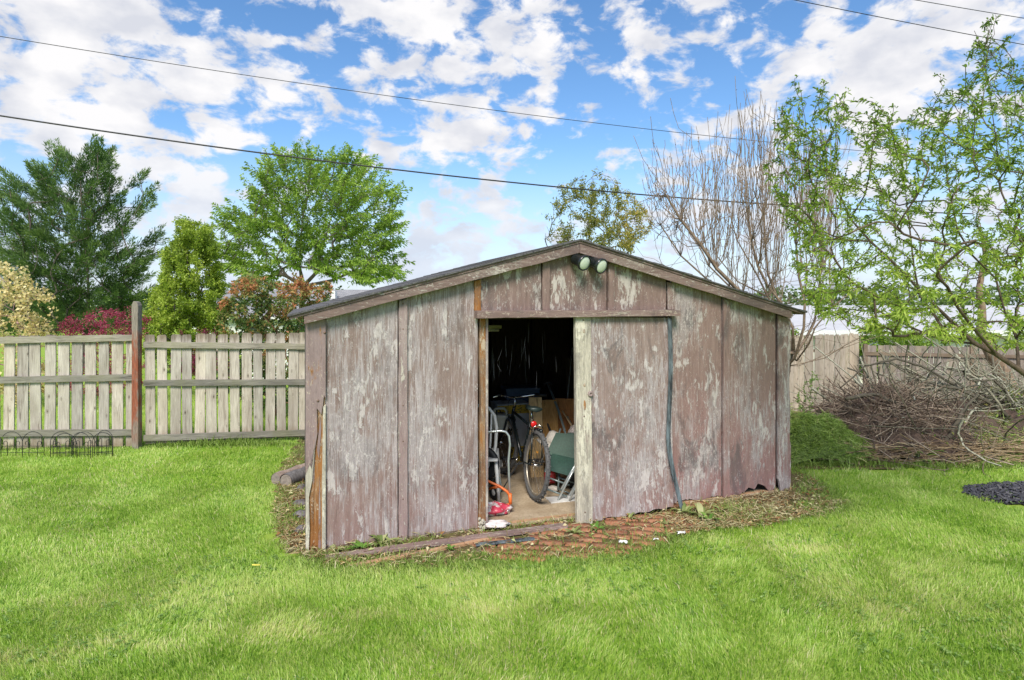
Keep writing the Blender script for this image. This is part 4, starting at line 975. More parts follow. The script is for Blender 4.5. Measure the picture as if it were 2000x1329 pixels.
# fine low twigs
for k in range(120):
    j = int(rg.integers(4, nlimb)); s0 = np.array(g_.p[j])
    sd_ = rg.normal(0, 1, 3)*np.array([1, 1, .6]); sd_ = sd_/np.linalg.norm(sd_); ln = rg.uniform(.3, .9); g_.chain([s0+sd_*ln*.35+rg.normal(0, .02, 3), s0+sd_*ln*.7+rg.normal(0, .03, 3), s0+sd_*ln+np.array([0, 0, .12])], j)
g_.radii(.0030, 2.45, .085)
g_.r = np.maximum(g_.r, .0030)
bt_ = thing('bare_tree', 'leafless many stemmed tree with upright whips behind the shed right corner', 'tree', (b0[0], Yb, 0))
off = np.array([b0[0], Yb, 0]); g_.p = [q-off for q in g_.p]
g_.tubes('trunk', bark_mat('tawny_bark', (.11, .08, .055), (.33, .245, .175)), bt_, 6)
pos, d, c = seg_points(g_, 1500, rg, .005); 
leaves('bud', pos, d+rg.normal(0, .5, pos.shape), .028, .012, rg.random(len(pos)), leaf_mat('buds', [(0, (.14, .08, .04)), (1, (.28, .22, .08))], .1), bt_, .2, 0, rg)

# --- peach tree reaching in from the right
rg = np.random.default_rng(51); Yq = 4.7
B = lambda x, y, dy=0: np.array(P(x, y, Yq+dy))
tbx = float(B(2190, 700)[0]); g_ = Grow(rg)
g_.chain([(tbx+.25, Yq+.2, -.05), (tbx+.2, Yq+.2, .3), (tbx+.1, Yq+.1, .75), (tbx, Yq, 1.15)])
limbs = [[(2110,795,0),(2040,760,0),(1990,722,0),(1945,692,0),(1905,672,.05),(1860,630,.1),(1830,600,.1),(1790,560,.15),(1757,525,.2),(1722,492,.2),(1700,472,.25),(1661,428,.3),(1640,380,.3),(1618,337,.35),(1590,300,.4),(1570,250,.4)],
 [(1945,692,0),(1900,640,-.2),(1870,600,-.3),(1850,560,-.4),(1830,540,-.5)],
 [(1860,630,.1),(1840,640,.1),(1815,600,.3),(1796,578,.4),(1785,520,.4),(1777,448,.5),(1770,390,.5),(1765,330,.5)],
 [(1905,672,.05),(1840,665,.3),(1780,640,.5),(1720,610,.6),(1660,605,.7),(1590,600,.8)],
 [(1700,472,.25),(1650,470,.3),(1600,450,.3),(1560,430,.4),(1530,400,.4)],
 [(1722,492,.2),(1690,520,.3),(1640,530,.4),(1600,520,.5)],
 [(1830,600,.1),(1780,605,-.1),(1730,590,-.2),(1680,560,-.3),(1640,570,-.4)],
 [(1990,722,0),(1985,660,.2),(1960,600,.3),(1945,545,.3),(1950,480,.4),(1975,420,.4),(1985,370,.4)],
 [(2110,795,0),(2130,600,.3),(2120,450,.4),(2060,360,.4),(1990,337,.4),(1950,334,.4),(1910,325,.4),(1870,345,.5),(1840,350,.5)],
 [(2060,360,.4),(2040,260,.4),(2020,180,.4),(2005,120,.4)],
 [(1950,334,.4),(1945,270,.4),(1935,200,.4),(1925,130,.4),(1930,60,.4)],
 [(1945,545,.3),(1900,500,.1),(1870,450,.0),(1860,400,.0),(1850,350,.1),(1845,280,.1),(1840,230,.1)],
 [(1661,428,.3),(1690,380,.1),(1700,330,.0),(1705,280,.0),(1710,250,.0)],
 [(1870,450,.0),(1820,430,-.2),(1790,400,-.3),(1770,360,-.3)],
 [(1618,337,.35),(1560,310,.3),(1530,280,.3)],
 [(1985,660,.2),(2030,600,-.2),(2060,520,-.4),(2100,440,-.4)]]
first = True
for lb in limbs:
    pts = [B(*q) for q in lb]; A = np.array(g_.p); j = int(np.argmin(np.linalg.norm(A-pts[0], axis=1))); g_.chain(pts if first or np.linalg.norm(A[j]-pts[0]) > .05 else pts[1:], j); first = False
polys = [[(1530,200),(1560,160),(1600,150),(1640,190),(1700,190),(1760,240),(1830,160),(1880,180),(1890,60),(1940,20),(1980,60),(2010,130),(2050,120),(2150,250),(2150,680),(2000,690),(1900,670),(1700,655),(1580,615),(1555,560),(1545,480),(1520,420),(1490,330),(1510,260)]]
tg = pxpoly_targets(polys, 1150, Yq+.25, 1.25, rg)
g_.reach(tg, .16, .10, .06, None, .3, maxlen=1.4)
# upright shoots along the top
for (x, y, x2, y2) in [(1570,260,1555,150),(1600,300,1612,155),(1640,350,1650,180),(1545,290,1512,235),(1700,300,1712,215),(1765,330,1762,245),(1840,250,1835,140),(1925,130,1948,28),(1935,200,1905,60),(1960,240,1990,120),(1870,345,1880,200),(1650,420,1580,240),(1800,380,1800,240),(1985,370,1975,150),(1740,350,1742,210)]:
    dy = rg.uniform(0, .5); A = np.array(g_.p); s0 = B(x, y, dy); j = int(np.argmin(np.linalg.norm(A-s0, axis=1))); e0 = B(x2, y2, dy); s0 = A[j]
    g_.chain([s0+(e0-s0)*u+rg.normal(0, .012, 3) for u in np.linspace(.12, 1, 8)], j)
g_.radii(.0020, 2.45, .085)
pt = thing('peach_tree', 'leafy fruit tree with narrow bright leaves reaching in from the right edge', 'tree', (tbx+.25, Yq+.2, 0))
off = np.array([tbx+.25, Yq+.2, 0]); g_.p = [q-off for q in g_.p]
g_.tubes('trunk', DARK_BARK, pt, 7)
pos, d, c = seg_points(g_, 36000, rg, .0050)
# leaves gather in rosettes: snap some of them to shared points
nc = 12000; cen = rg.integers(0, len(pos), nc); pick = rg.integers(0, nc, len(pos)); on = rg.random(len(pos)) < .78
pos[on] = pos[cen[pick[on]]]+rg.normal(0, .012, (on.sum(), 3)); d[on] = d[cen[pick[on]]]
dd = unit(d*.75+rg.normal(0, .55, pos.shape)+np.array([0, 0, .15]))
kk = rg.random(len(pos)) < np.clip(1.05-.36*(pos[:, 2]-2.2), .28, 1); pos, dd = pos[kk], dd[kk]; wz = pos[:, 2]
ti = np.clip(.74-.17*(wz-1.9)+.25*(vnoise(pos[:, 0], wz, 3.0, 52)-.5)+rg.normal(0, .13, len(pos)), 0, 1)
M_peach = leaf_mat('peach_leaves', [(0, (.045, .085, .020)), (.35, (.135, .22, .035)), (.65, (.33, .47, .06)), (1, (.60, .70, .16))], .48, .5, .3)
leaves('foliage', pos, dd, rg.uniform(.030, .064, len(pos)), rg.uniform(.009, .015, len(pos)), ti, M_peach, pt, .25, .38, rg, lance=True)
# a leaning trunk standing before the brown fence, and the mossy one beside it
rg = np.random.default_rng(61)
for nm, lab, pts_, rr in (('tree_trunk', 'leaning tan tree trunk before the brown fence, under the fruit tree limb', [(1990,830,12.2),(1975,780,12.2),(1958,730,12.1),(1935,690,12.0),(1915,650,12.0),(1918,610,11.9),(1912,560,11.8),(1925,500,11.7),(1915,440,11.6)], [.30,.21,.15,.11,.085,.07,.055,.04,.02]),):
    pp = [P(*q) for q in pts_]; fine = []; rf_ = []
    for i in range(len(pp)-1):
        for k in range(4): fine.append(pp[i].lerp(pp[i+1], k/4)+Vector(rg.normal(0, .006, 3))); rf_.append(rr[i]+(rr[i+1]-rr[i])*k/4)
    th_ = thing(nm, lab, 'tree', (fine[0].x, fine[0].y, fine[0].z))
    MB().tube([q-fine[0] for q in fine], rf_, 10).build('trunk', bark_mat('tan_bark', (.15, .10, .065), (.34, .25, .17)), th_, True)
    g_ = Grow(rg); g_.chain([np.array(fine[i]) for i in range(12, len(fine), 3)])
    g_.reach(pxpoly_targets([[(1830,520),(2060,520),(2080,300),(1960,250),(1850,330)]], 90, 11.8, 1.0, rg), .3, .1, .1); g_.radii(.004, 2.3, .06); g_.p = [q-np.array(fine[0]) for q in g_.p]
    g_.tubes('branch', BROWN_BARK, th_, 5)

# ------------------------------------------------------------------ brush pile, clippings, bed plants
rg = np.random.default_rng(71)
def sticks(name, n, samp, rr, mat, label, cat, kind='stuff', seg=6, bend=.12, sides=4, parent=None):
    V, Q, T = [], [], []; nV = 0; ang = np.arange(sides)*2*math.pi/sides
    for i in range(n):
        p, d, L_, r = samp(); d = d/np.linalg.norm(d); kk = rg.normal(0, bend, 3); pts = []
        for k in range(seg):
            u = k/(seg-1); pts.append(p+d*L_*(u-.5)+kk*L_*(u-.5)**2*2+rg.normal(0, .006, 3))
        pp = np.array(pts); pp[:, 2] = np.maximum(pp[:, 2], ground_z(pp[:, 0], pp[:, 1])+.01)
        t_ = unit(np.gradient(pp, axis=0)); a = unit(np.cross(t_, np.array([.3, .2, .9]))); b = np.cross(t_, a); rad = r*np.linspace(1, .45, seg)
        V.append((pp[:, None]+(a[:, None]*np.cos(ang)[None, :, None]+b[:, None]*np.sin(ang)[None, :, None])*rad[:, None, None]).reshape(-1, 3))
        i0 = (nV+np.arange(seg-1)[:, None]*sides+np.arange(sides)); i1 = nV+np.arange(seg-1)[:, None]*sides+(np.arange(sides)+1) % sides
        Q.append(np.stack([i0, i1, i1+sides, i0+sides], -1).reshape(-1, 4)); T.append(np.full(seg*sides, rg.random())); nV += seg*sides
    o = from_arrays(name, np.concatenate(V), [np.concatenate(Q)], mat, parent, np.concatenate(T), smooth=True)
    return tag(o, label, cat, kind=kind) if label else o
def stick_mat(name, a, b, c):
    t = NT(name); at = t.n('Attribute'); at.attribute_name = 'tint'; nz = t.noise(sc=40, detail=4)
    return t.out(t.mix(t.ramp(nz, [(.4, 0), (.7, .5)]), t.ramp(at.outputs['Fac'], [(0, a), (.5, b), (1, c)]), tuple(x*.5 for x in a)), .9, nz, .4, .004)
M_st1 = stick_mat('purple_brown_twigs', (.085, .058, .040), (.22, .155, .11), (.46, .37, .28))
M_st2 = stick_mat('lichened_branches', (.10, .085, .06), (.27, .25, .17), (.50, .50, .38))
M_st3 = stick_mat('straw_stalks', (.16, .10, .05), (.34, .24, .13), (.56, .44, .28))
def mound(cx, cy, rx, ry, h):   # height field of a heap
    return lambda x, y: h*np.clip(1-((x-cx)/rx)**2-((y-cy)/ry)**2, 0, None)**.7
def heap(name, fn, x0, x1, y0, y1, mat, label, cat):
    xs = np.arange(x0, x1, .06); ys = np.arange(y0, y1, .06); A, B_ = np.meshgrid(xs, ys); h = fn(A, B_)
    Z = ground_z(A, B_)+h*(1+.50*(vnoise(A, B_, 5, 3)-.5)+.35*(vnoise(A, B_, 14, 4)-.5))-.01
    ii = np.arange(A.size).reshape(A.shape); k = h[:-1, :-1] > .004
    qq = np.stack([ii[:-1, :-1][k], ii[:-1, 1:][k], ii[1:, 1:][k], ii[1:, :-1][k]], -1)
    return tag(from_arrays(name, np.stack([A, B_, Z], -1).reshape(-1, 3), [qq], mat, smooth=True), label, cat, kind='stuff')
h1f = mound(5.15, 8.45, 1.25, .95, .62); h2f = mound(6.9, 8.7, 1.7, 1.1, .55)
hb = lambda x, y: np.maximum(h1f(x, y), h2f(x, y))
M_core = simple('dark_brush_core', (.09, .06, .045), .95, 0, .5, 30, .8)
heap('brush_heap_core', hb, 3.4, 9, 7.4, 10, M_core, 'dark matted core of the brush pile under the loose twigs', 'brush')
hgf = mound(3.75, 7.95, .95, .62, .50)
M_clip = simple('clippings_core', (.10, .15, .035), .95, 0, .5, 60, .8)
gcore = heap('clippings_heap', hgf, 2.8, 4.9, 7.2, 8.8, M_clip, 'green heap of grass clippings at the right corner of the shed', 'clippings')
def s1():
    x, y = rg.normal(5.15, .48), rg.normal(8.35, .42); z = h1f(x, y)+rg.uniform(0, .12)
    return np.array([x, y, z+ground_z(x, y)]), np.array([rg.normal(0, 1), rg.normal(0, .7), rg.normal(.1, .45)]), rg.uniform(.25, .9), rg.uniform(.0028, .0085)
sticks('brush_twigs', 1050, s1, None, M_st1, 'tangle of purple brown twigs in the middle of the brush pile', 'brush', bend=.35)
def s2():
    x, y = rg.uniform(4.9, 8.2), rg.normal(8.6, .4); z = .55*h2f(x, y)+rg.uniform(.05, 1)**1.7*.85*math.exp(-((x-6.5)/1.4)**2)
    return np.array([x, y, z]), np.array([rg.normal(1, .5), rg.normal(0, .5), rg.normal(-.30, .5)]), rg.uniform(.4, 1.6), .004+.016*rg.random()**2.5
sticks('brush_branches', 560, s2, None, M_st2, 'grey green lichened branches heaped high before the brown fence', 'brush', bend=.55, seg=9)
def s3():
    x, y = rg.uniform(4.3, 9.5), rg.uniform(7.45, 8.1); z = rg.uniform(0, .22)
    return np.array([x, y, z]), np.array([1, rg.normal(0, .4), rg.normal(0, .12)]), rg.uniform(.3, 1.3), rg.uniform(.003, .007)
sticks('straw_stalks', 900, s3, None, M_st3, 'dry brown stalks lying along the front of the brush pile', 'stalks', bend=.15)
def limb(label, pts, rads, mat=M_st2):
    pp = [P(*q) for q in pts]; f_, r_ = [], []
    for i in range(len(pp)-1):
        for k in range(4): f_.append(pp[i].lerp(pp[i+1], k/4)+Vector(rg.normal(0, .006, 3))); r_.append(rads[i]+(rads[i+1]-rads[i])*k/4)
    f_.append(pp[-1]); r_.append(rads[-1])
    o = MB().tube(f_, r_, 7).build('fallen_branch', mat, None, True); return tag(o, label, 'branch', 'large branches on the brush pile')
limb('thick grey stub lying across the top left of the brush pile', [(1652,780,8.0),(1668,776,8.0),(1690,772,8.05),(1712,771,8.1),(1735,782,8.1),(1765,788,8.15),(1800,786,8.2)], [.024,.027,.024,.023,.020,.018,.012], M_st2)
limb('pale branch rising to the right at the front of the brush pile', [(1845,872,7.7),(1862,840,7.7),(1880,805,7.75),(1900,780,7.8),(1915,762,7.8)], [.032,.028,.02,.014,.008])
limb('long arched grey branch curving over the brown fence side of the pile', [(1640,760,8.5),(1690,715,8.5),(1750,700,8.6),(1800,715,8.6),(1860,750,8.7),(1920,790,8.7)], [.008,.012,.015,.018,.022,.024])
limb('dark arched branch at the right of the brush pile', [(1900,745,8.3),(1940,742,8.3),(1965,765,8.3),(1975,795,8.3)], [.01,.014,.016,.02])
limb('lichened branch slanting down to the lower right of the pile', [(1800,745,8.2),(1870,760,8.2),(1930,785,8.2),(1990,830,8.1),(2040,880,8.0)], [.012,.018,.022,.022,.02])
def blades(name, n, samp, mat, label, cat, Wd=(.004, .007), kind='stuff', parent=None, seed=5):
    """samp(rng,n) -> pos, dir, length, tint"""
    rg2 = np.random.default_rng(seed); pos, d, L_, ti = samp(rg2, n); n = len(pos); d = unit(d); s = unit(np.cross(d, rg2.normal(0, 1, (n, 3)))); w = rg2.uniform(*Wd, n)[:, None]; L_ = L_[:, None]
    m = pos+d*L_*.5; tip = pos+d*L_+np.array([0, 0, -1])*L_*rg2.uniform(.05, .5, (n, 1))
    V = np.stack([pos-s*w/2, pos+s*w/2, m+s*w*.4, m-s*w*.4, tip], 1).reshape(-1, 3); b = (np.arange(n)*5)[:, None]
    o = from_arrays(name, V, [b+np.array([[0, 1, 2, 3]]), b+np.array([[3, 2, 4]])], mat, parent, np.repeat(ti, 5))
    return tag(o, label, cat, kind=kind) if label else o
def clip_s(rg2, n):
    x = rg2.normal(3.8, .5, n); y = rg2.normal(7.85, .35, n); h = hgf(x, y); k = h > .01; x, y, h = x[k], y[k], h[k]; n = len(x)
    h = h*(1+.50*(vnoise(x, y, 5, 3)-.5)+.35*(vnoise(x, y, 14, 4)-.5))
    lo = rg2.random(n)
    return np.stack([x, y, ground_z(x, y)+h+rg2.uniform(-.01, .03, n)], -1), np.stack([rg2.normal(0, 1, n), rg2.normal(-.3, .8, n), rg2.normal(.1, .5, n)], -1), rg2.uniform(.05, .15, n), np.clip(.42+.8*(vnoise(x+h, y, 4, 9)-.4)+rg2.normal(0, .22, n), 0, 1)
M_clipb = leaf_mat('clipping_blades', [(0, (.10, .16, .025)), (.45, (.26, .38, .07)), (.8, (.36, .48, .13)), (1, (.58, .50, .25))], .3)
blades('grass_clippings', 14000, clip_s, M_clipb, 'loose green blades covering the clippings heap', 'clippings', (.005, .009))
def hay_s(rg2, n):
    x = rg2.uniform(5.6, 7.6, n); y = rg2.normal(8.0, .3, n); z = h2f(x, y)*.8
    return np.stack([x, y, z+rg2.uniform(0, .1, n)], -1), rg2.normal(0, 1, (n, 3))*np.array([1, .7, .4]), rg2.uniform(.08, .2, n), np.clip(.75+rg2.normal(0, .2, n), 0, 1)
blades('dry_clippings', 5200, hay_s, M_clipb, 'pale dried grass heaped on the right half of the brush pile', 'clippings', (.005, .009))
def edge_s(rg2, n):
    x = rg2.uniform(2.95, 11, n); y = 7.38+rg2.normal(0, .06, n)+.05*np.sin(x*2)
    return np.stack([x, y, ground_z(x, y)], -1), np.stack([rg2.normal(0, .35, n), rg2.normal(0, .35, n), np.ones(n)], -1), rg2.uniform(.06, .2, n)*(vnoise(x, y, 1.4, 3)+.35), np.clip(.35+rg2.normal(0, .18, n), 0, 1)
blades('edge_grass', 5200, edge_s, M_clipb, 'longer uncut grass along the edge of the bed', 'grass', (.006, .010))
def fence_s(rg2, n):
    x = rg2.uniform(-8.5, -2.2, n); y = 8.08+(x+8.5)*.075+rg2.normal(0, .05, n)
    cl = vnoise(x, y, 2.2, 13)
    return np.stack([x, y, ground_z(x, y)], -1), np.stack([rg2.normal(0, .3, n), rg2.normal(0, .3, n), np.ones(n)], -1), rg2.uniform(.05, .2, n)*np.clip(cl*1.9-.25, .25, 1.6), np.clip(.4+rg2.normal(0, .2, n), 0, 1)
blades('fence_foot_grass', 5200, fence_s, M_clipb, 'long grass tufts along the foot of the picket fence', 'grass', (.006, .010))
rgl = np.random.default_rng(171); n = 2600; x_ = rgl.uniform(5.2, 8.2, n); y_ = rgl.normal(8.3, .4, n); kk = vnoise(x_, y_, 1.7, 172) > .5; x_, y_ = x_[kk], y_[kk]; n = len(x_)
tag(leaves('brush_leaves', np.stack([x_, y_, h2f(x_, y_)*.9+rgl.uniform(.02, .35, n)], -1), rgl.normal(0, 1, (n, 3)), rgl.uniform(.03, .06, n), rgl.uniform(.015, .03, n), rgl.random(n), leaf_mat('brush_leaf', [(0, (.10, .19, .03)), (.7, (.30, .42, .08)), (1, (.45, .35, .12))], .4), None, .2, .2, rgl), 'green leaves and creepers scattered through the right half of the brush pile', 'leaves', kind='stuff')
# broad leaved dock and a feathery seedling
def rosette(name, label, base, n, L_, Wd, mat, up=(.5, 1.3), seed=3, cat='weed', stem=True):
    rg2 = np.random.default_rng(seed); o = thing(name, label, cat, base)
    V, Q, T = [], [], []
    for i in range(n):
        az = rg2.uniform(0, 2*math.pi); el = rg2.uniform(*up); l = L_*rg2.uniform(.6, 1.1); w = Wd*rg2.uniform(.7, 1.1); s = np.array([-math.sin(az), math.cos(az), 0]); b = len(V); m = 6; tn = rg2.random()
        for k in range(m):
            u = k/(m-1); r = l*u*math.cos(el*(1-u*.5)); z = l*u*math.sin(el)*(1-.45*u*u); c = np.array([math.cos(az)*r, math.sin(az)*r, z]); ww = w*math.sin(math.pi*min(.98, .12+u*.88))**.8
            V += [c-s*ww/2+[0, 0, ww*.2], c, c+s*ww/2+[0, 0, ww*.2]]; T += [tn]*3
        for k in range(m-1): Q += [(b+k*3, b+k*3+1, b+k*3+4, b+k*3+3), (b+k*3+1, b+k*3+2, b+k*3+5, b+k*3+4)]
    from_arrays('foliage', V, [np.array(Q)], mat, o, T); return o
M_dock = leaf_mat('dock_leaves', [(0, (.07, .17, .025)), (.6, (.16, .33, .05)), (1, (.30, .46, .10))], .35, .4)
q_ = G(1788, 903); rosette('dock_weed', 'broad leaved green weed growing before the twig pile', (q_.x, q_.y, 0), 13, .34, .065, M_dock, (.4, 1.35), 4)
q_ = G(1490, 985)
M_pale = leaf_mat('pale_weed_leaves', [(0, (.14, .20, .05)), (.5, (.30, .36, .12)), (1, (.52, .52, .26))], .35)
wp = [(705,1076,.13),(745,1066,.17),(765,1068,.12),(655,1082,.1),(1165,1040,.12),(1335,1008,.16),(1370,1014,.2),(1410,1006,.15),(1385,1025,.14),(1460,990,.12),(1230,1018,.1),(1120,1048,.13),(880,1078,.08),(1190,1052,.07),(1500,992,.1),(1300,1030,.09)]
wl = ['leftmost pale weed at the foot of the shed corner', 'yellow green weed against the foot of the left batten', 'small weed just right of the batten foot', 'weed at the very corner of the shed', 'weed beside the foot of the sliding door plank', 'pale weed under the rubber strip', 'largest pale weed on the bricks right of the rubber strip',
      'pale weed on the litter below the right batten', 'low pale weed at the lawn edge below the rubber strip', 'weed under the rotten hole in the wall', 'weed on the bricks below the sliding door', 'weed at the right end of the doorway sill', 'small weed beside the tan lumber strip', 'tiny weed growing between the bricks', 'weed below the right corner board', 'weed at the far edge of the brick paving']
for i, ((x, y, s_), lb) in enumerate(zip(wp, wl)):
    q_ = G(x, y); rosette('weed', lb, (q_.x, q_.y, .01), 13, s_*.95, s_*.26, M_pale if i % 4 else M_dock, (.25, 1.2), 20+i).__setitem__('group', 'weeds along the foot of the shed')
rg2 = np.random.default_rng(81); q_ = P(1578, 795, 8.9)
g_ = Grow(rg2); g_.chain([(q_.x, 8.9, 0), P(1580, 800, 8.9), P(1584, 760, 8.9), P(1588, 725, 8.9)]); g_.reach(pxpoly_targets([[(1545,830),(1560,760),(1585,722),(1600,740),(1592,790),(1575,850),(1550,860)]], 46, 8.9, .25, rg2), .08, .1, .1); g_.radii(.002, 2.3, .01)
sv = thing('green_seedling', 'feathery light green seedling before the tan board fence', 'plant', (q_.x, 8.9, 0)); g_.p = [q-np.array([q_.x, 8.9, 0]) for q in g_.p]
g_.tubes('stem', simple('green_stem', (.18, .25, .07)), sv, 4); pos, d, c = seg_points(g_, 620, rg2, .006); leaves('foliage', pos, d+rg2.normal(0, .5, pos.shape), .05, .018, rg2.random(len(pos)), leaf_mat('seedling_leaves', [(0, (.18, .34, .06)), (1, (.42, .60, .16))], .45), sv, .2, .2, rg2)

# ------------------------------------------------------------------ litter, straw, mulch
def pts_in(rg2, n, poly):
    x0, y0 = poly.min(0); x1, y1 = poly.max(0); x = rg2.uniform(x0, x1, n*4); y = rg2.uniform(y0, y1, n*4); k = in_poly(x, y, poly); x, y = x[k][:n], y[k][:n]; return x, y
front_poly = np.array([G(*p)[:2] for p in SOIL]+[tuple(SW(W+.02, -.01)[:2]), tuple(SW(0, -.01)[:2]), tuple(SW(-.02, .9)[:2])])
right_poly = np.array([G(*p)[:2] for p in [(1290,1010),(1400,985),(1540,965),(1600,960),(1655,985),(1600,1010),(1500,1030),(1400,1040),(1320,1050)]])
left_poly = np.array([G(*p)[:2] for p in [(548,930),(590,900),(603,1085),(690,1098),(690,1118),(590,1096),(545,1060),(536,1000)]])
def lit_s(rg2, n):
    xs, ys = [], []
    for p, k in ((front_poly, .42), (right_poly, .34), (left_poly, .24)):
        a, b = pts_in(rg2, int(n*k), p); xs.append(a); ys.append(b)
    x, y = np.concatenate(xs), np.concatenate(ys); k = (vnoise(x, y, 3.2, 91) > .22) & ~(in_poly(x, y, path_poly) & (rg2.random(len(x)) < .42)); x, y = x[k], y[k]; n = len(x)
    return np.stack([x, y, .02+rg2.uniform(0, .035, n)], -1), rg2.normal(0, 1, (n, 3))*np.array([1, 1, .33]), rg2.uniform(.03, .13, n), np.clip(rg2.beta(2, 1.6, n)*.9+.25*(vnoise(x, y, 5, 92)-.5), 0, 1)
M_litter = leaf_mat('dry_litter', [(0, (.10, .06, .035)), (.3, (.26, .15, .07)), (.55, (.44, .36, .19)), (.8, (.60, .54, .33)), (1, (.30, .36, .10))], .2, .8, .15)
blades('straw_litter', 15000, lit_s, M_litter, 'dry straw and stems scattered round the foot of the shed', 'litter', (.0035, .008), seed=8)
rg2 = np.random.default_rng(93); xs, ys = pts_in(rg2, 330, right_poly); x2, y2 = pts_in(rg2, 240, left_poly); x3, y3 = pts_in(rg2, 420, front_poly); x_, y_ = np.concatenate([xs, x2, x3]), np.concatenate([ys, y2, y3]); n = len(x_)
tag(leaves('leaf_litter', np.stack([x_, y_, rg2.uniform(.025, .055, n)], -1), rg2.normal(0, 1, (n, 3))*np.array([1, 1, .2]), rg2.uniform(.025, .06, n), rg2.uniform(.012, .03, n), rg2.random(n), leaf_mat('fallen_leaves', [(0, (.16, .07, .035)), (.35, (.38, .20, .08)), (.6, (.55, .42, .20)), (.85, (.62, .58, .35)), (1, (.34, .40, .12))], .2, .8, .15), None, .3, .1, rg2, nrm=np.tile([0, 0, 1.], (n, 1))), 'fallen brown and yellow leaves round the foot of the shed', 'leaves', kind='stuff')
def weedg_s(rg2, n):
    xs, ys = [], []
    for p, k in ((front_poly, .4), (right_poly, .25), (left_poly, .35)):
        a, b = pts_in(rg2, int(n*k), p); xs.append(a); ys.append(b)
    x, y = np.concatenate(xs), np.concatenate(ys); k = vnoise(x, y, 2.6, 95)+rg2.random(len(x))*.35 > .60; k &= ~(in_poly(x, y, path_poly) & (rg2.random(len(x)) < .6)); x, y = x[k], y[k]; n = len(x)
    return np.stack([x, y, ground_z(x, y)], -1), np.stack([rg2.normal(0, .6, n), rg2.normal(0, .6, n), np.ones(n)], -1), rg2.uniform(.04, .13, n), np.clip(.45+rg2.normal(0, .22, n), 0, 1)
blades('weed_grass', 30000, weedg_s, M_clipb, 'sparse uncut grass growing through the litter round the shed', 'grass', (.004, .007), seed=9)
n = 1500; rg2 = np.random.default_rng(96); a = rg2.uniform(0, 2*math.pi, n); r_ = np.sqrt(rg2.random(n))*1.02; x_ = MUL[0]+np.cos(a)*r_*MUL[2]; y_ = MUL[1]+np.sin(a)*r_*MUL[3]
b = MB()
for i in range(n):
    l, w_, h_ = rg2.uniform(.03, .09), rg2.uniform(.008, .02), rg2.uniform(.006, .014)
    b.box(-l/2, l/2, -w_/2, w_/2, -h_/2, h_/2, Matrix.Translation((x_[i], y_[i], .022+rg2.uniform(0, .035)*(1-r_[i]*.6))) @ Matrix.Rotation(rg2.uniform(0, 6.3), 4, 'Z') @ Matrix.Rotation(rg2.normal(0, .3), 4, 'Y') @ Matrix.Rotation(rg2.normal(0, .5), 4, 'X'))
tag(b.build('mulch_chips', simple('black_mulch', (.060, .058, .066), .55, 0, .8, 90, .5)), 'black shredded mulch in a round bed in the lawn at the right', 'mulch', kind='stuff')
aa = np.linspace(0, 2*math.pi, 40)[:-1]
tag(sheet('mulch_base', np.stack([MUL[0]+np.cos(aa)*MUL[2]*1.0, MUL[1]+np.sin(aa)*MUL[3]*1.0], -1), .006, simple('dark_mulch_base', (.02, .019, .022), .9), .05), kind='structure')

# scraps, logs, stones
def scrap(px, py, s, label, seed, mat=None):
    rg2 = np.random.default_rng(seed); q_ = G(px, py); n = 7; xs = np.linspace(-1, 1, n); A, B_ = np.meshgrid(xs, xs)
    rr = 1+.35*rg2.normal(0, 1, A.shape)*.4; V = np.stack([A*s*rr, B_*s*.6*rr, .022+s*.95*rg2.random(A.shape)*(1-.6*np.hypot(A, B_)/1.4)], -1).reshape(-1, 3)
    ii = np.arange(n*n).reshape(n, n); qq = np.stack([ii[:-1, :-1], ii[:-1, 1:], ii[1:, 1:], ii[1:, :-1]], -1).reshape(-1, 4)
    keep = [i for i, f in enumerate(qq) if rg2.random() > .08]; o = from_arrays('torn_scrap', V, [qq[keep]], mat or M_white, smooth=False); o.location = (q_.x, q_.y, ground_z(q_.x, q_.y)+.02)
    tag(o, label, 'scrap', 'pale scraps at the lawn edge'); return o
scrap(1217, 1070, .035, 'crumpled white scrap at the lawn edge left of the others', 1); scrap(1281, 1064, .022, 'smallest white scrap at the lawn edge, the middle one', 2); scrap(1331, 1052, .034, 'crumpled white scrap below the rubber strip, rightmost of the three', 3)
M_oldcut = simple('weathered_cut_end', (.24, .20, .17), .9, 0, .3, 40)
def log(px, py, Y, L_, r, az, label, mat):
    p = P(px, py, Y); o = thing('cut_log', label, 'log', (p.x, Y, r+.01), az, 'cut logs beside the shed wall')
    pts = [(L_*(k/6-.5), random.uniform(-.006, .006), random.uniform(-.005, .005)) for k in range(7)]
    MB().tube(pts, [r*random.uniform(.93, 1.05) for _ in pts], 14, caps=False).build('bark', mat, o, True)
    for s_ in (0, 6): MB().lathe([(r*.96, -.003), (r*.9, .003), (.001, .004)], 14, Matrix.Translation(pts[s_]) @ Matrix.Rotation(math.pi/2*(1 if s_ else -1), 4, 'Y')).build('cut_end', M_oldcut, o)
log(571, 948, 6.85, .5, .065, 1.15, 'grey brown cut log on the grass, outermost beside the left wall', bark_mat('old_log_bark', (.16, .12, .10), (.38, .30, .26)))
log(588, 938, 6.75, .5, .075, 1.25, 'bluish dark cut log nearer the left wall of the shed', bark_mat('dark_log_bark', (.08, .075, .075), (.24, .23, .235)))
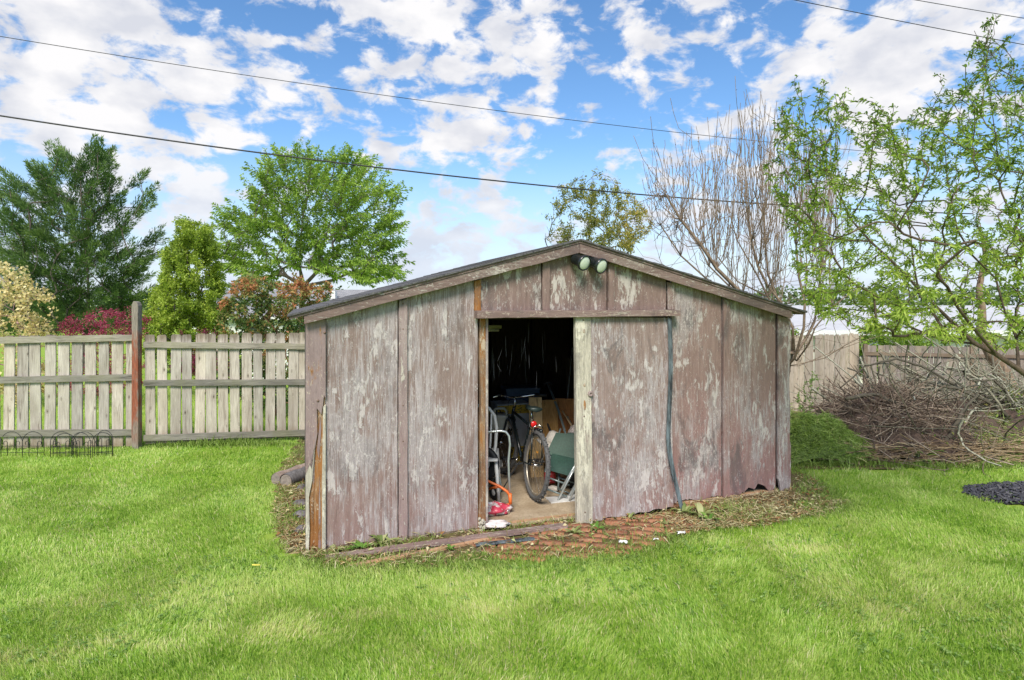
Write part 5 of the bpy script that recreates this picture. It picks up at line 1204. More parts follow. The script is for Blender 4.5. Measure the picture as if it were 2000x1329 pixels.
for i, (x, y, lb) in enumerate([(592,960,'purple grey edging stone next to the logs'),(590,990,'edging stone halfway along the left wall'),(592,1012,'flat edging stone low by the left wall'),(595,1042,'bluish edging stone nearest the shed front corner')]):
    q_ = G(x, y); rk = MB().blob((0, 0, 0), .05+.012*i % .03, .085-.008*i, .032, 9, 6, .20).build('edging_stone', simple('purple_stone', (.15, .135, .14), .8, 0, .35, 14, .6), None, True); rk.location = (q_.x-.02, q_.y, .035); rk.rotation_euler = (0, 0, i)
    tag(rk, lb, 'stone', 'edging stones along the left wall')

# wire border hoops stacked at the left fence
M_hoop = simple('black_coated_wire', (.018, .018, .020), .5)
def hoop(name, label, px, w, h, dy, tilt=0, n=1):
    q_ = P(px, 885, 7.78+dy); o = thing(name, label, 'garden edging', (q_.x, q_.y, gf(q_.x, q_.y)), tilt, 'wire edging hoops leaning at the fence')
    for k in range(n):
        x0 = (k-(n-1)/2)*w; zs = h-w/2
        arc = [(x0-w/2, 0, 0), (x0-w/2, 0, zs*.5), (x0-w/2, 0, zs)]+[(x0-w/2*math.cos(a), 0, zs+w/2*math.sin(a)) for a in np.linspace(.15, math.pi-.15, 12)]+[(x0+w/2, 0, zs), (x0+w/2, 0, zs*.5), (x0+w/2, 0, 0)]
        MB().tube(arc, .0042, 6).build('outer_hoop', M_hoop, o, True)
        for sg in (-1, 1):
            xs = x0+sg*w*.20; hk = [(xs, 0, 0), (xs, 0, zs*.6), (xs, 0, zs*.95)]+[(xs+sg*w*.085*(1-math.cos(a)), 0, zs*.95+w*.10*math.sin(a)) for a in np.linspace(.4, math.pi*1.25, 8)]
            MB().tube(hk, .0036, 6).build('scroll', M_hoop, o, True)
    for zz in (.06, .14): MB().tube([(-w*n/2, .004, zz), (w*n/2, .004, zz)], .0035, 6).build('cross_wire', M_hoop, o, True)
sp_ = [('edging_hoops', 'double wire hoop panel at the far left edge of the fence foot', 44, .275, .325, 0, 0, 2), ('edging_hoops', 'first wire hoop of the overlapping stack, left of the middle', 120, .27, .335, -.02, .05, 1), ('edging_hoops', 'second wire hoop of the stack, slightly lower', 126, .25, .30, .03, .30, 1),
       ('edging_hoops', 'wire hoop in the middle of the overlapping stack', 158, .27, .335, -.04, -.12, 1), ('edging_hoops', 'wire hoop just behind the middle of the stack', 164, .25, .325, .04, .15, 1), ('edging_hoops', 'rightmost and highest wire hoop of the stack, by the grass tuft', 205, .24, .35, .02, -.2, 1), ('edging_hoops', 'wire hoop leaning behind the rightmost one', 200, .22, .31, .07, .25, 1)]
for s_ in sp_: hoop(*s_)
# ------------------------------------------------------------------ things inside the shed
FZ = .03
# bicycle: local x forward, rear wheel touches the floor at the origin
M_frame = simple('dark_green_black_paint', (.012, .018, .020), .25, 0, .3, 10); M_chrome = simple('chrome', (.75, .75, .74), .18, 1, .1, 10)
M_tyre = simple('worn_tyre', (.10, .10, .10), .85, 0, .4, 90, .6); M_rim = simple('alloy_rim', (.62, .56, .46), .35, .8, .15, 20)
t = NT('red_reflector'); M_red = t.out((.75, .02, .02), .15); M_orange = simple('orange_paint', (.75, .16, .03), .4, 0, .15, 14); M_amber = simple('amber_plastic', (.80, .35, .04), .3)
bk = thing('bicycle', 'dark city bicycle seen from behind with red reflector, parked inside the doorway', 'bicycle', (.215, 6.06, FZ+.005), math.radians(108))
def wheel(M, parent, r=.315):
    w_ = MB(); n = 40; tp = [M @ Vector((math.cos(a)*r, 0, math.sin(a)*r)) for a in np.linspace(0, 2*math.pi, n+1)[:-1]]
    w_.tube(tp, .0245, 8, closed=True)
    for k in range(88):
        a = 2*math.pi*k/88; s_ = (-.012, .0, .012)[k % 3]
        w_.box(-.004, .004, s_-.007, s_+.007, r+.018, r+.030, M @ Matrix.Rotation(a, 4, 'Y'))
    ty = w_.build('wheel', M_tyre, parent)
    rm = MB(); rm.tube([M @ Vector((math.cos(a)*(r-.032), 0, math.sin(a)*(r-.032))) for a in np.linspace(0, 2*math.pi, n+1)[:-1]], .011, 8, closed=True); rm.build('rim', M_rim, ty, True)
    sp = MB()
    for k in range(32):
        a = 2*math.pi*k/32; a2 = a+.9*(1 if k % 4 < 2 else -1); y = .03*(1 if k % 2 else -1)
        sp.tube([M @ Vector((math.cos(a2)*.02, y, math.sin(a2)*.02)), M @ Vector((math.cos(a)*(r-.038), y*.15, math.sin(a)*(r-.038)))], .0013, 4, caps=False)
    sp.build('spokes', M_chrome, ty); MB().tube([M @ Vector((0, -.06, 0)), M @ Vector((0, -.034, 0)), M @ Vector((0, -.030, 0)), M @ Vector((0, .030, 0)), M @ Vector((0, .034, 0)), M @ Vector((0, .06, 0))], [.008, .008, .018, .018, .008, .008], 10).build('hub', M_chrome, ty, True)
    MB().box(-.018, .018, -.005, .005, .12, .135, M @ Matrix.Rotation(.1, 4, 'Y')).build('spoke_reflector', M_amber, ty)
    return ty
RW = .34
lean = Matrix.Rotation(math.radians(5), 4, 'X')
wheel(lean @ Matrix.Translation((0, 0, RW)), bk)
BBp, ST, HT, HB = Vector((.43, 0, .29)), Vector((.27, 0, .72)), Vector((.83, 0, .78)), Vector((.87, 0, .64))
b = MB(); T_ = lambda pts, r, n=8: b.tube([lean @ Vector(p) for p in pts], r, n)
T_([BBp, ST], .015); T_([BBp, HB-Vector((.0, 0, -.03))], .018); T_([ST-Vector((-.012, 0, .04)), HB+Vector((-.01, 0, .09))], .014); T_([HB, HT], .019)
for s_ in (-1, 1):
    T_([BBp+Vector((-.03, s_*.03, 0)), (0, s_*.06, RW)], .008); T_([ST+Vector((0, s_*.018, -.05)), (.06, s_*.05, RW+.33), (0, s_*.06, RW)], .008)
b.build('frame', M_frame, bk, True)
steer = lean @ Matrix.Translation((.86, 0, 0)) @ Matrix.Rotation(math.radians(14), 4, 'Z') @ Matrix.Translation((-.86, 0, 0))
b = MB(); b.tube([steer @ Vector(p) for p in [(.868, 0, .64), (.878, 0, .70-.04)]], .02, 8)
for s_ in (-1, 1): b.tube([steer @ Vector(p) for p in [(.875, s_*.03, .665), (.885, s_*.052, .63), (.95, s_*.055, .45), (1.03, s_*.055, RW)]], [.012, .014, .012, .009], 8)
b.build('fork', M_frame, bk, True); wheel(steer @ Matrix.Translation((1.03, 0, RW)), bk)
hb_ = MB().tube([steer @ Vector(p) for p in [(.70, .30, .935), (.78, .22, .93), (.85, .12, .90), (.875, .04, .885), (.875, -.04, .885), (.85, -.12, .90), (.78, -.22, .93), (.70, -.30, .935)]], .0115, 8).build('handlebar', M_chrome, bk, True)
MB().tube([steer @ Vector((.835, 0, .77)), steer @ Vector((.83, 0, .88)), steer @ Vector((.875, 0, .887))], .013, 8).build('stem', M_chrome, bk, True)
for s_ in (-1, 1): MB().tube([steer @ Vector((.78, s_*.225, .93)), steer @ Vector((.68, s_*.315, .937))], .016, 10).build('grip', M_black, hb_, True); MB().tube([steer @ Vector((.80, s_*.19, .915)), steer @ Vector((.86, s_*.22, .90)), steer @ Vector((.84, s_*.29, .89))], .006, 6).build('brake_lever', M_chrome, hb_, True)
MB().tube([lean @ Vector(p) for p in [(.27, 0, .70), (.245, 0, .85)]], .012, 8).build('seat_post', M_chrome, bk, True)
b = MB(); vs = []; n = 14; prof = [(-.02, .015), (.0, .07), (.04, .085), (.09, .075), (.14, .045), (.20, .022), (.27, .017), (.28, .008)]
for x, w_ in prof:
    for k in range(n):
        a = 2*math.pi*k/n; vs.append(lean @ Vector((.135+x, math.cos(a)*w_, .862+math.sin(a)*(.030 if math.sin(a) < 0 else .018)+(.012 if x < .1 else 0))))
m = len(prof); b.add(vs, [(i*n+k, i*n+(k+1) % n, (i+1)*n+(k+1) % n, (i+1)*n+k) for i in range(m-1) for k in range(n)]+[tuple(range(n-1, -1, -1)), tuple((m-1)*n+k for k in range(n))])
b.build('saddle', simple('green_black_vinyl', (.035, .055, .050), .35, 0, .3, 14), bk, True)
MB().tube([lean @ Vector((.235, 0, .82)), lean @ Vector((.20, 0, .76)), lean @ Vector((.185, 0, .74))], .005, 6).build('reflector_bracket', M_chrome, bk)
MB().lathe([(.004, -.004), (.030, -.002), (.034, .008), (.03, .016), (.004, .018)], 18, lean @ Matrix.Translation((.17, 0, .715)) @ Matrix.Rotation(-math.pi/2, 4, 'Y')).build('rear_reflector', M_red, bk, True)
b = MB()       # short rear fender, brake arch, crank set
b.tube([lean @ Vector((math.cos(a)*.352, 0, RW+math.sin(a)*.352)) for a in np.linspace(1.1, 1.75, 10)], .016, 8); b.build('fender', M_frame, bk, True)
b = MB()
for s_ in (-1, 1): b.tube([lean @ Vector((.05, s_*.05, RW+.31)), lean @ Vector((.04, s_*.045, RW+.37)), lean @ Vector((.04, s_*.005, RW+.395))], .006, 6)
b.build('brake_arch', M_chrome, bk, True)
b = MB(); b.tube([lean @ (BBp+Vector((math.cos(a)*.085, -.045, math.sin(a)*.085))) for a in np.linspace(0, 2*math.pi, 25)[:-1]], .006, 6, closed=True)
for k in range(5): a = k*1.2566; b.tube([lean @ (BBp+Vector((0, -.045, 0))), lean @ (BBp+Vector((math.cos(a)*.085, -.045, math.sin(a)*.085)))], .006, 6)
b.build('chainring', M_blackmetal, bk, True)
for s_ in (-1, 1):
    cr_ = MB().tube([lean @ (BBp+Vector((0, s_*.055, 0))), lean @ (BBp+Vector((s_*.16, s_*.075, -.03*s_)))], [.013, .009], 8).build('crank', M_chrome, bk, True)
    MB().box(-.045, .045, -.045, .045, -.012, .012, lean @ Matrix.Translation(BBp+Vector((s_*.16, s_*.125, -.03*s_)))).build('pedal', M_black, cr_, bevel=.004)
MB().tube([lean @ Vector((.36, .05, .29)), (.33, .24, .0)], .007, 6).build('kickstand', M_blackmetal, bk)
MB().tube([lean @ Vector(p) for p in [(.86, .03, .89), (.93, .04, .82), (.95, .03, .70), (.90, .02, .60)]], .003, 5).build('brake_cable', M_black, bk)

# folded green chairs leaning to the right, behind the door plank
t = NT('green_vinyl'); gn = t.noise(sc=60, detail=4); M_green = t.out(t.mix(t.ramp(gn, [(.3, 0), (.7, 1)]), (.010, .040, .027), (.022, .075, .052)), .45, gn, .2, .003)
M_tube = simple('green_grey_tube', (.19, .24, .24), .35, .3, .15, 20); M_tube2 = simple('pale_steel_tube', (.50, .54, .54), .3, .6, .15, 20)
def poly_sheet(pts, th, name, mat, parent, off):
    n = 9; P4 = [Vector(p)-off for p in pts]; V = []
    nrm = (P4[1]-P4[0]).cross(P4[3]-P4[0]).normalized()
    for s_ in (0, 1):
        for i in range(n):
            for j in range(n):
                u, v = i/(n-1), j/(n-1); p = P4[0].lerp(P4[1], u).lerp(P4[3].lerp(P4[2], u), v); p = p+nrm*(th*(s_-.5)+math.sin(math.pi*u)*math.sin(math.pi*v)*.003)
                V.append(p)
    ii = np.arange(n*n).reshape(n, n); fs = []
    for s_ in (0, 1):
        for i in range(n-1):
            for j in range(n-1):
                f = (ii[i, j], ii[i+1, j], ii[i+1, j+1], ii[i, j+1]); fs.append(tuple(int(q+s_*n*n) for q in (f if s_ else f[::-1])))
    edge = list(ii[0, :])+list(ii[1:, -1])+list(ii[-1, -2::-1])+list(ii[-2:0:-1, 0]); fs += [(int(a), int(c), int(c+n*n), int(a+n*n)) for a, c in zip(edge, edge[1:]+edge[:1])]
    return MB().add(V, fs).build(name, mat, parent)
def chair(label, dx, dY, g=True):
    Q = lambda x, y, Y: P(x+dx, y, Y+dY)
    o_ = Q(1100, 982, 6.02); o_.z = FZ; o = thing('folding_chair', label, 'chair', o_, 0, 'folded green chairs leaning in the doorway')
    poly_sheet([Q(1086, 846, 6.42), Q(1150, 851, 6.36), Q(1128, 897, 6.20), Q(1066, 888, 6.26)], .012, 'backrest', M_green, o, o_)
    poly_sheet([Q(1079, 886, 6.24), Q(1131, 898, 6.18), Q(1112, 930, 6.165), Q(1066, 917, 6.225)], .014, 'seat', M_green, o, o_)
    for (a, c, nm) in (((1095,838,6.46),(1064,922,6.17),'side_rail'), ((1162,832,6.44),(1110,935,6.14),'side_rail'), ((1133,895,6.16),(1090,985,6.03),'leg'), ((1142,915,6.12),(1112,985,6.01),'leg'), ((1140,880,6.2),(1096,956,6.07),'leg')):
        A_, B_ = Q(*a)-o_, Q(*c)-o_; B_.z = max(B_.z, .012); MB().tube([A_, A_.lerp(B_, .5), B_], .0105, 8).build(nm, M_tube2 if nm == 'leg' else M_tube, o, True)
    for (a, c) in (((1067,932,6.15),(1112,948,6.12)), ((1066,955,6.12),(1108,970,6.08)), ((1070,922,6.16),(1068,957,6.11))):
        MB().tube([Q(*a)-o_, Q(*c)-o_], .009, 8).build('cross_bar', M_tube, o, True)
    return o
chair('front folded green vinyl chair whose legs stand nearest the door plank', 0, 0); chair('rear folded green chair mostly hidden behind the front one', 22, .14)
# sheets of board and boxes at the back
def board(name, label, cat, px0, px1, ytop, Y, mat, tilt=.12, th=.02, slant=0):
    p0, p1 = P(px0, 900, Y), P(px1, 900, Y); z = CAMZ-(ytop-HOR)/F*Y; w_ = p1.x-p0.x; c_ = thing(name, label, cat, ((p0.x+p1.x)/2, Y, FZ), ANG*.5)
    MB().prism([(-w_/2, 0), (w_/2, 0), (w_/2, z-FZ+slant), (-w_/2, z-FZ)], -th/2, th/2, Matrix.Rotation(-tilt, 4, 'X')).build('sheet', mat, c_, bevel=.002); return c_
M_ply = bare_wood('honey_plywood', (.48, .26, .08), (.70, .43, .17), (.13, .06, .02)); M_ply2 = bare_wood('red_brown_board', (.46, .19, .07), (.64, .30, .11), (.12, .05, .02)); M_ply3 = bare_wood('tan_board', (.56, .40, .20), (.74, .56, .32), (.18, .1, .05))
def flat1(name, label, *a, **k):
    o = board(name, label, 'board', *a, **k); ch = o.children[0]; M = o.matrix_basis.copy(); ch.parent = None; ch.matrix_world = M; ch.name = name; tag(ch, label, 'board'); bpy.data.objects.remove(o)
flat1('leaning_board', 'tan board standing just right of the bicycle saddle', 1036, 1062, 778, 6.85, M_ply3); flat1('leaning_board', 'honey coloured plywood leaning behind the tool handles', 1056, 1093, 783, 6.98, M_ply)
flat1('leaning_board', 'red brown board leaning behind the folded chairs', 1084, 1150, 779, 7.1, M_ply2, slant=-.02); flat1('leaning_board', 'dark narrow board at the right inside the doorway', 1110, 1160, 700, 7.5, M_inner)
def stickobj(name, label, cat, pts, r, mat, n=8):
    pp = [P(*q) for q in pts]; o = MB().tube(pp, r, n).build(name, mat, None, True); return tag(o, label, cat)
shv = thing('shovel', 'long handled tool with a dark shaft leaning right behind the hat', 'shovel', P(1108, 830, 6.8)); o_ = P(1108, 830, 6.8)
MB().tube([P(1070, 750, 7.3)-o_, P(1090, 800, 7.0)-o_, P(1102, 838, 6.75)-o_, P(1120, 910, 6.5)-o_], .014, 8).build('shaft', M_tube, shv, True); MB().blob(P(1124, 935, 6.45)-o_, .09, .02, .13, 12, 8).build('blade', M_blackmetal, shv, True)
MB().tube([P(1062, 752, 7.3)-o_, P(1070, 747, 7.3)-o_, P(1078, 750, 7.3)-o_], .014, 8).build('grip', M_black, shv, True)
stickobj('tool_handle', 'dark straight tool handle standing against the tan board', 'tool', [(1048, 778, 7.2), (1062, 810, 7.1), (1075, 842, 7.0), (1085, 900, 6.9)], .013, M_black)
stickobj('tool_handle', 'pale handle leaning at the right behind the chairs', 'tool', [(1118, 680, 7.6), (1110, 760, 7.4), (1106, 810, 7.2), (1124, 845, 6.9)], .010, M_tube2)
stickobj('tool_handle', 'thin brown handle slanting down to the quilted cloth', 'tool', [(1088, 785, 7.3), (1104, 812, 7.1), (1120, 838, 6.8), (1140, 880, 6.7)], .011, M_ply3)
# more stored clutter deeper in the dark
def dbox(px, py, Y, w_, d_, h_, rz, label, mat, z=FZ):
    p = P(px, py, Y); o = thing('storage_box', label, 'box', (p.x, Y, z), rz)
    MB().box(-w_/2, w_/2, 0, d_, 0, h_-.012).build('box_body', mat, o, bevel=.004); MB().box(-w_/2-.008, w_/2+.008, -.008, d_+.008, h_-.0115, h_+.02).build('lid', mat, o, bevel=.004)
M_bx1 = simple('brown_cardboard', (.42, .27, .14), .9, 0, .15); M_bx2 = simple('dull_blue_plastic', (.06, .10, .15), .5, 0, .2); M_bx3 = simple('dull_green_plastic', (.10, .13, .08), .5, 0, .2)
dbox(1018, 900, 7.78, .50, .35, .52, .3, 'brown carton deep in the shed behind the bicycle handlebar', M_bx1)
dbox(1022, 860, 7.80, .44, .30, .30, .25, 'dull blue lidded tub stacked on the brown carton', M_bx2, FZ+.545)
dbox(1060, 880, 7.75, .40, .35, .62, .3, 'dull green tub standing behind the leaning boards', M_bx3)
dbox(960, 880, 7.6, .45, .35, .60, .35, 'brown carton behind the beige jug', M_bx1)
# soft things
def cloth(name, label, cat, c, R3, mat, seed, flat=.0, n=22, amp=.25, rot=0):
    rg2 = np.random.default_rng(seed); V = []; ph = rg2.uniform(0, 6, 6)
    for i in range(n//2+1):
        th = math.pi*i/(n//2)
        for k in range(n):
            a = 2*math.pi*k/n; q = 1+amp*(math.sin(3*a+ph[0]+2*th)*.5+math.sin(5*a+ph[1]-3*th)*.3+math.sin(7*th+ph[2]+a)*.3)
            V.append(Vector((R3[0]*math.sin(th)*math.cos(a)*q, R3[1]*math.sin(th)*math.sin(a)*q, max(-R3[2]*.9, R3[2]*math.cos(th)*(1+amp*.5*math.sin(4*a+ph[3]))))))
    m = n//2; o = MB().add(V, [(i*n+k, (i+1)*n+k, (i+1)*n+(k+1) % n, i*n+(k+1) % n) for i in range(m) for k in range(n)]).build(name, mat, None, True)
    o.location = c; o.rotation_euler = (0, 0, rot); return tag(o, label, cat)
M_cloth = simple('grey_canvas', (.50, .47, .42), .9, 0, .2, 30, .4)
hat = thing('sun_hat', 'greyish white hat resting against the folded green chairs', 'hat', P(1078, 866, 6.55))
MB().lathe([(.085, .0), (.088, .03), (.080, .10), (.055, .125), (.01, .13)], 22, Matrix.Rotation(.45, 4, 'Y')).build('crown', M_cloth, hat, True)
MB().lathe([(.08, .006), (.13, -.002), (.165, -.035), (.168, -.037), (.13, -.010), (.08, -.002)], 26, Matrix.Rotation(.45, 4, 'Y')).build('brim', M_cloth, hat, True)
t = NT('quilted_cloth'); ck = t.n('TexChecker'); ck.inputs['Scale'].default_value = 38; t.L(t.coords((1, 1, 1), False), ck.inputs[0]); ck.inputs[1].default_value = (.62, .55, .50, 1); ck.inputs[2].default_value = (.45, .37, .34, 1)
cloth('quilted_cloth', 'quilted pale cloth bundled above the chair backs', 'cloth', P(1128, 842, 6.62), (.10, .09, .07), t.out(ck.outputs[0], .9, ck.outputs[1], .5, .004), 4)
# yellow and white carton, jug, storage bag
def carton(px, py, Y, w_, d_, h_, rz, label, cols):
    p = P(px, py, Y); o = thing('carton', label, 'box', (p.x, Y, FZ), rz)
    MB().box(-w_/2, w_/2, 0, d_, .0, h_).build('box_body', cols[0], o, bevel=.004); MB().box(-w_/2+.0, w_/2, -.004, -.0005, h_*.04, h_*.30).build('printed_band', cols[1], o)
    MB().box(-w_/2+.0, w_/2, -.004, -.0005, h_*.84, h_*.98).build('printed_band', cols[1], o); return o
M_card = simple('pale_carton', (.50, .52, .52), .7, 0, .15, 9); t = NT('yellow_print'); nz = t.noise((30, 1, 60), 3); M_yel = t.out(t.mix(t.ramp(nz, [(.52, 0), (.58, 1)]), (.62, .42, .03), (.14, .10, .03)), .6)
carton(1004, 900, 7.35, .42, .3, .74, ANG, 'tall pale carton with yellow bands standing behind the bicycle', (M_card, M_yel))
M_bag = simple('grey_clear_bag', (.33, .34, .34), .2, 0, .5, 20, .8)
cloth('plastic_bag', 'crumpled grey plastic bag standing behind the front wheel', 'bag', P(978, 893, 7.15)+Vector((0, 0, -.02)), (.12, .12, .26), M_bag, 6)
jug = thing('plastic_jug', 'beige plastic jug with a handle behind the white chair', 'jug', P(976, 838, 7.0)); M_beige = simple('beige_plastic', (.48, .46, .38), .45, 0, .1)
MB().box(-.10, .10, -.07, .07, -.02, .17).build('jug_body', M_beige, jug, bevel=.03); MB().tube([(-.06, 0, .16), (-.06, 0, .22), (-.04, 0, .235), (.05, 0, .235), (.075, 0, .21), (.08, 0, .15)], .014, 10).build('handle', M_beige, jug, True)
st_ = board('crate_stand', 'dark crate under the beige jug', 'crate', 958, 996, 838, 7.12, M_inner, tilt=0, th=.2)
# white plastic chair back seen past the jamb
wc = thing('plastic_chair', 'white plastic garden chair with an arched slatted back at the left inside the doorway', 'chair', P(945, 1000, 6.25)); o_ = wc.location.copy(); o_.z = FZ; wc.location = o_
Yw = 6.25; arch = [(962,905,Yw),(968,870,Yw),(970,835,Yw+.02),(966,812,Yw+.03),(955,798,Yw+.04),(938,792,Yw+.05),(918,796,Yw+.05),(905,810,Yw+.05),(900,835,Yw+.05),(902,870,Yw+.05),(908,905,Yw+.04)]
MB().tube([P(*q)-o_ for q in arch], .017, 10).build('back_frame', M_white, wc, True)
for i, x in enumerate((914, 926, 938, 950, 960)): strip_pts = [P(x, 800+abs(x-936)*.35, Yw+.03)-o_, P(x-2, 860, Yw+.01)-o_, P(x-5, 905, Yw)-o_]; MB().tube(strip_pts, [.009, .012, .010], 6).build('back_slat', M_white, wc, True)
MB().box(-.21, .21, -.26, .22, .40, .425, Matrix.Translation((-.06, -.02, 0))).build('seat', M_white, wc, bevel=.01)
for sx in (-1, 1):
    for sy in (-1, 1): MB().tube([(-.06+sx*.19, sy*.2-.02, .40), (-.06+sx*.22, sy*.24-.02, .0)], [.02, .016], 8).build('leg', M_white, wc, True)
# hand truck: steel loop handle, orange base, black wheel
Yh = 5.78; ht_ = thing('hand_truck', 'hand cart with an arched steel tube handle and orange painted base just inside the jamb', 'hand cart', P(970, 990, Yh)); o_ = ht_.location.copy(); o_.z = FZ; ht_.location = o_
MB().tube([P(*q)-o_ for q in [(928,846,Yh),(955,844,Yh),(978,842,Yh),(988,844,Yh),(994,852,Yh),(996,868,Yh),(993,900,Yh-.01),(994,930,Yh-.02),(996,968,Yh-.03)]], .0115, 10).build('handle_loop', M_tube2, ht_, True)
b = MB(); b.tube([P(*q)-o_ for q in [(930,928,Yh+.05),(957,942,Yh+.02),(975,950,Yh),(990,960,Yh-.02),(996,968,Yh-.03)]], .013, 8); b.build('orange_arm', M_orange, ht_, True)
MB().tube([P(996,964,Yh-.03)-o_, P(997,985,Yh-.04)-o_], .017, 10).build('orange_socket', M_orange, ht_, True)
MB().tube([P(*q)-o_ for q in [(930,1000,Yh-.05),(960,990,Yh-.05),(990,986,Yh-.04),(997,985,Yh-.04)]], .010, 8).build('orange_rail', M_orange, ht_, True)
MB().tube([P(*q)-o_ for q in [(955,955,Yh+.12),(975,951,Yh+.08)]], .012, 8).build('orange_plate', M_orange, ht_, True)
def small_wheel(c, r, th, parent, tilt=.0):
    Mx = Matrix.Translation(c) @ Matrix.Rotation(tilt, 4, 'Z') @ Matrix.Rotation(math.pi/2, 4, 'Y')
    w_ = MB().lathe([(r*.55, -th*.3), (r*.8, -th*.45), (r*.95, -th*.4), (r, -th*.15), (r, th*.15), (r*.95, th*.4), (r*.8, th*.45), (r*.55, th*.3)], 26, Mx).build('wheel', M_black, parent, True)
    MB().lathe([(r*.3, -th*.35), (r*.54, -th*.25), (r*.54, th*.25), (r*.3, th*.35)], 18, Mx).build('wheel_disc', M_white, w_, True)
small_wheel(P(966, 962, Yh+.30)-o_+Vector((0, 0, 0)), .075, .05, ht_, .6)
wb = thing('cart_wheel', 'large black wheel with a white rim half hidden by the door jamb', 'wheel', P(945, 905, 6.1))
small_wheel(Vector((0, 0, 0)), .17, .06, wb, 1.15); MB().tube([(0, 0, 0), (-.2, .1, -.05), (-.25, .15, -.42)], .012, 8).build('axle_bracket', M_tube, wb)
tag(MB().tube([P(*q) for q in [(968,925,6.1),(976,935,6.1),(979,950,6.05),(977,962,6.0)]], .008, 8).build('bent_tube', M_tube, None, True), 'small bent grey tube beside the orange arm', 'tube')
t = NT('red_white_bag'); nz = t.noise(sc=14, detail=4); M_rw = t.out(t.mix(t.ramp(nz, [(.47, 0), (.52, 1)]), (.55, .05, .09), (.72, .66, .64)), .35, nz, .5, .01)
cloth('plastic_bag', 'crumpled red and white plastic bag on the floor inside the door jamb', 'bag', G(966, 1003, FZ)+Vector((0, 0, .045)), (.14, .11, .055), M_rw, 7, amp=.35)
cloth('plastic_bag', 'flat white and pink plastic bag lying on the sill at the jamb foot', 'bag', G(968, 1028, FZ)+Vector((0, 0, .022)), (.13, .07, .026), simple('white_pink_bag', (.70, .62, .60), .4, 0, .2, 12, .6), 8, amp=.3)
tin = thing('tin_can', 'small grey tin standing below the orange base', 'can', G(991, 1003, FZ)+Vector((0, 0, .0))); MB().lathe([(.022, 0), (.024, .002), (.024, .055), (.022, .058), (.021, .05), (.002, .048)], 16).build('can_body', M_steel, tin, True); MB().lathe([(.0245, .025), (.025, .03), (.0245, .035)], 16).build('can_ridge', M_steel, tin, True)
gc_ = thing('fuel_can', 'red object low behind the folded chairs', 'can', P(1074, 930, 6.5)); M_redp = simple('red_plastic', (.50, .03, .03), .4)
MB().box(-.06, .06, -.05, .05, -.07, .05).build('can_body', M_redp, gc_, bevel=.02); MB().lathe([(.018, .05), (.018, .08), (.01, .085)], 12).build('cap', M_blackmetal, gc_, True)
tag(MB().box(-.20, .12, -.08, .10, 0, .006, Matrix.Translation(G(1108, 975, FZ)) @ Matrix.Rotation(.3, 4, 'Z')).build('paper_sheet', M_white), 'white sheet lying under the chair legs', 'paper')
cloth('rag', 'small pale crumpled rag behind the chair legs', 'rag', G(1080, 958, FZ)+Vector((0, 0, .02)), (.07, .05, .025), simple('pale_rag', (.55, .50, .44), .9), 12, amp=.4)
# a workbench and shelf in the dark, with hanging cobweb threads near the doorway
bn = thing('workbench', 'dark workbench along the back wall of the shed', 'workbench', SW(2.3, D-.45, FZ), ANG)
MB().box(-1.6, -.1, -.25, .3, .82, .86).build('bench_top', M_inner, bn)
for x in (-1.5, -.2):
    for y in (-.2, .25): MB().box(x-.04, x+.04, y-.04, y+.04, 0, .82).build('leg', M_inner, bn)
lt_ = thing('tube_light', 'dim strip light fitting hanging under the shed roof inside', 'light', SW(U(972), 1.0, 1.72), ANG); MB().box(-.35, .35, -.04, .04, .0, .035).build('housing', simple('dusty_housing', (.30, .28, .12), .7), lt_, bevel=.004); MB().tube([(-.33, 0, -.018), (.33, 0, -.018)], .014, 10).build('tube', simple('dusty_tube', (.45, .45, .30), .4), lt_, True)
rg2 = np.random.default_rng(99); b = MB()
for k in range(26):
    u = rg2.uniform(uo+.06, U(1120)); v = rg2.uniform(.1, .8); z0 = rg2.uniform(1.3, 1.85); l = rg2.uniform(.05, .30); dx = rg2.normal(0, .02)
    b.tube([SW(u, v, z0), SW(u+dx*.4, v, z0-l*.5), SW(u+dx, v, z0-l)], [.0005, .0010, .0006], 4)
tag(b.build('cobweb_threads', simple('cobweb_dust', (.17, .175, .19), .9)), 'pale cobweb threads hanging in the dark doorway', 'cobwebs', kind='stuff')

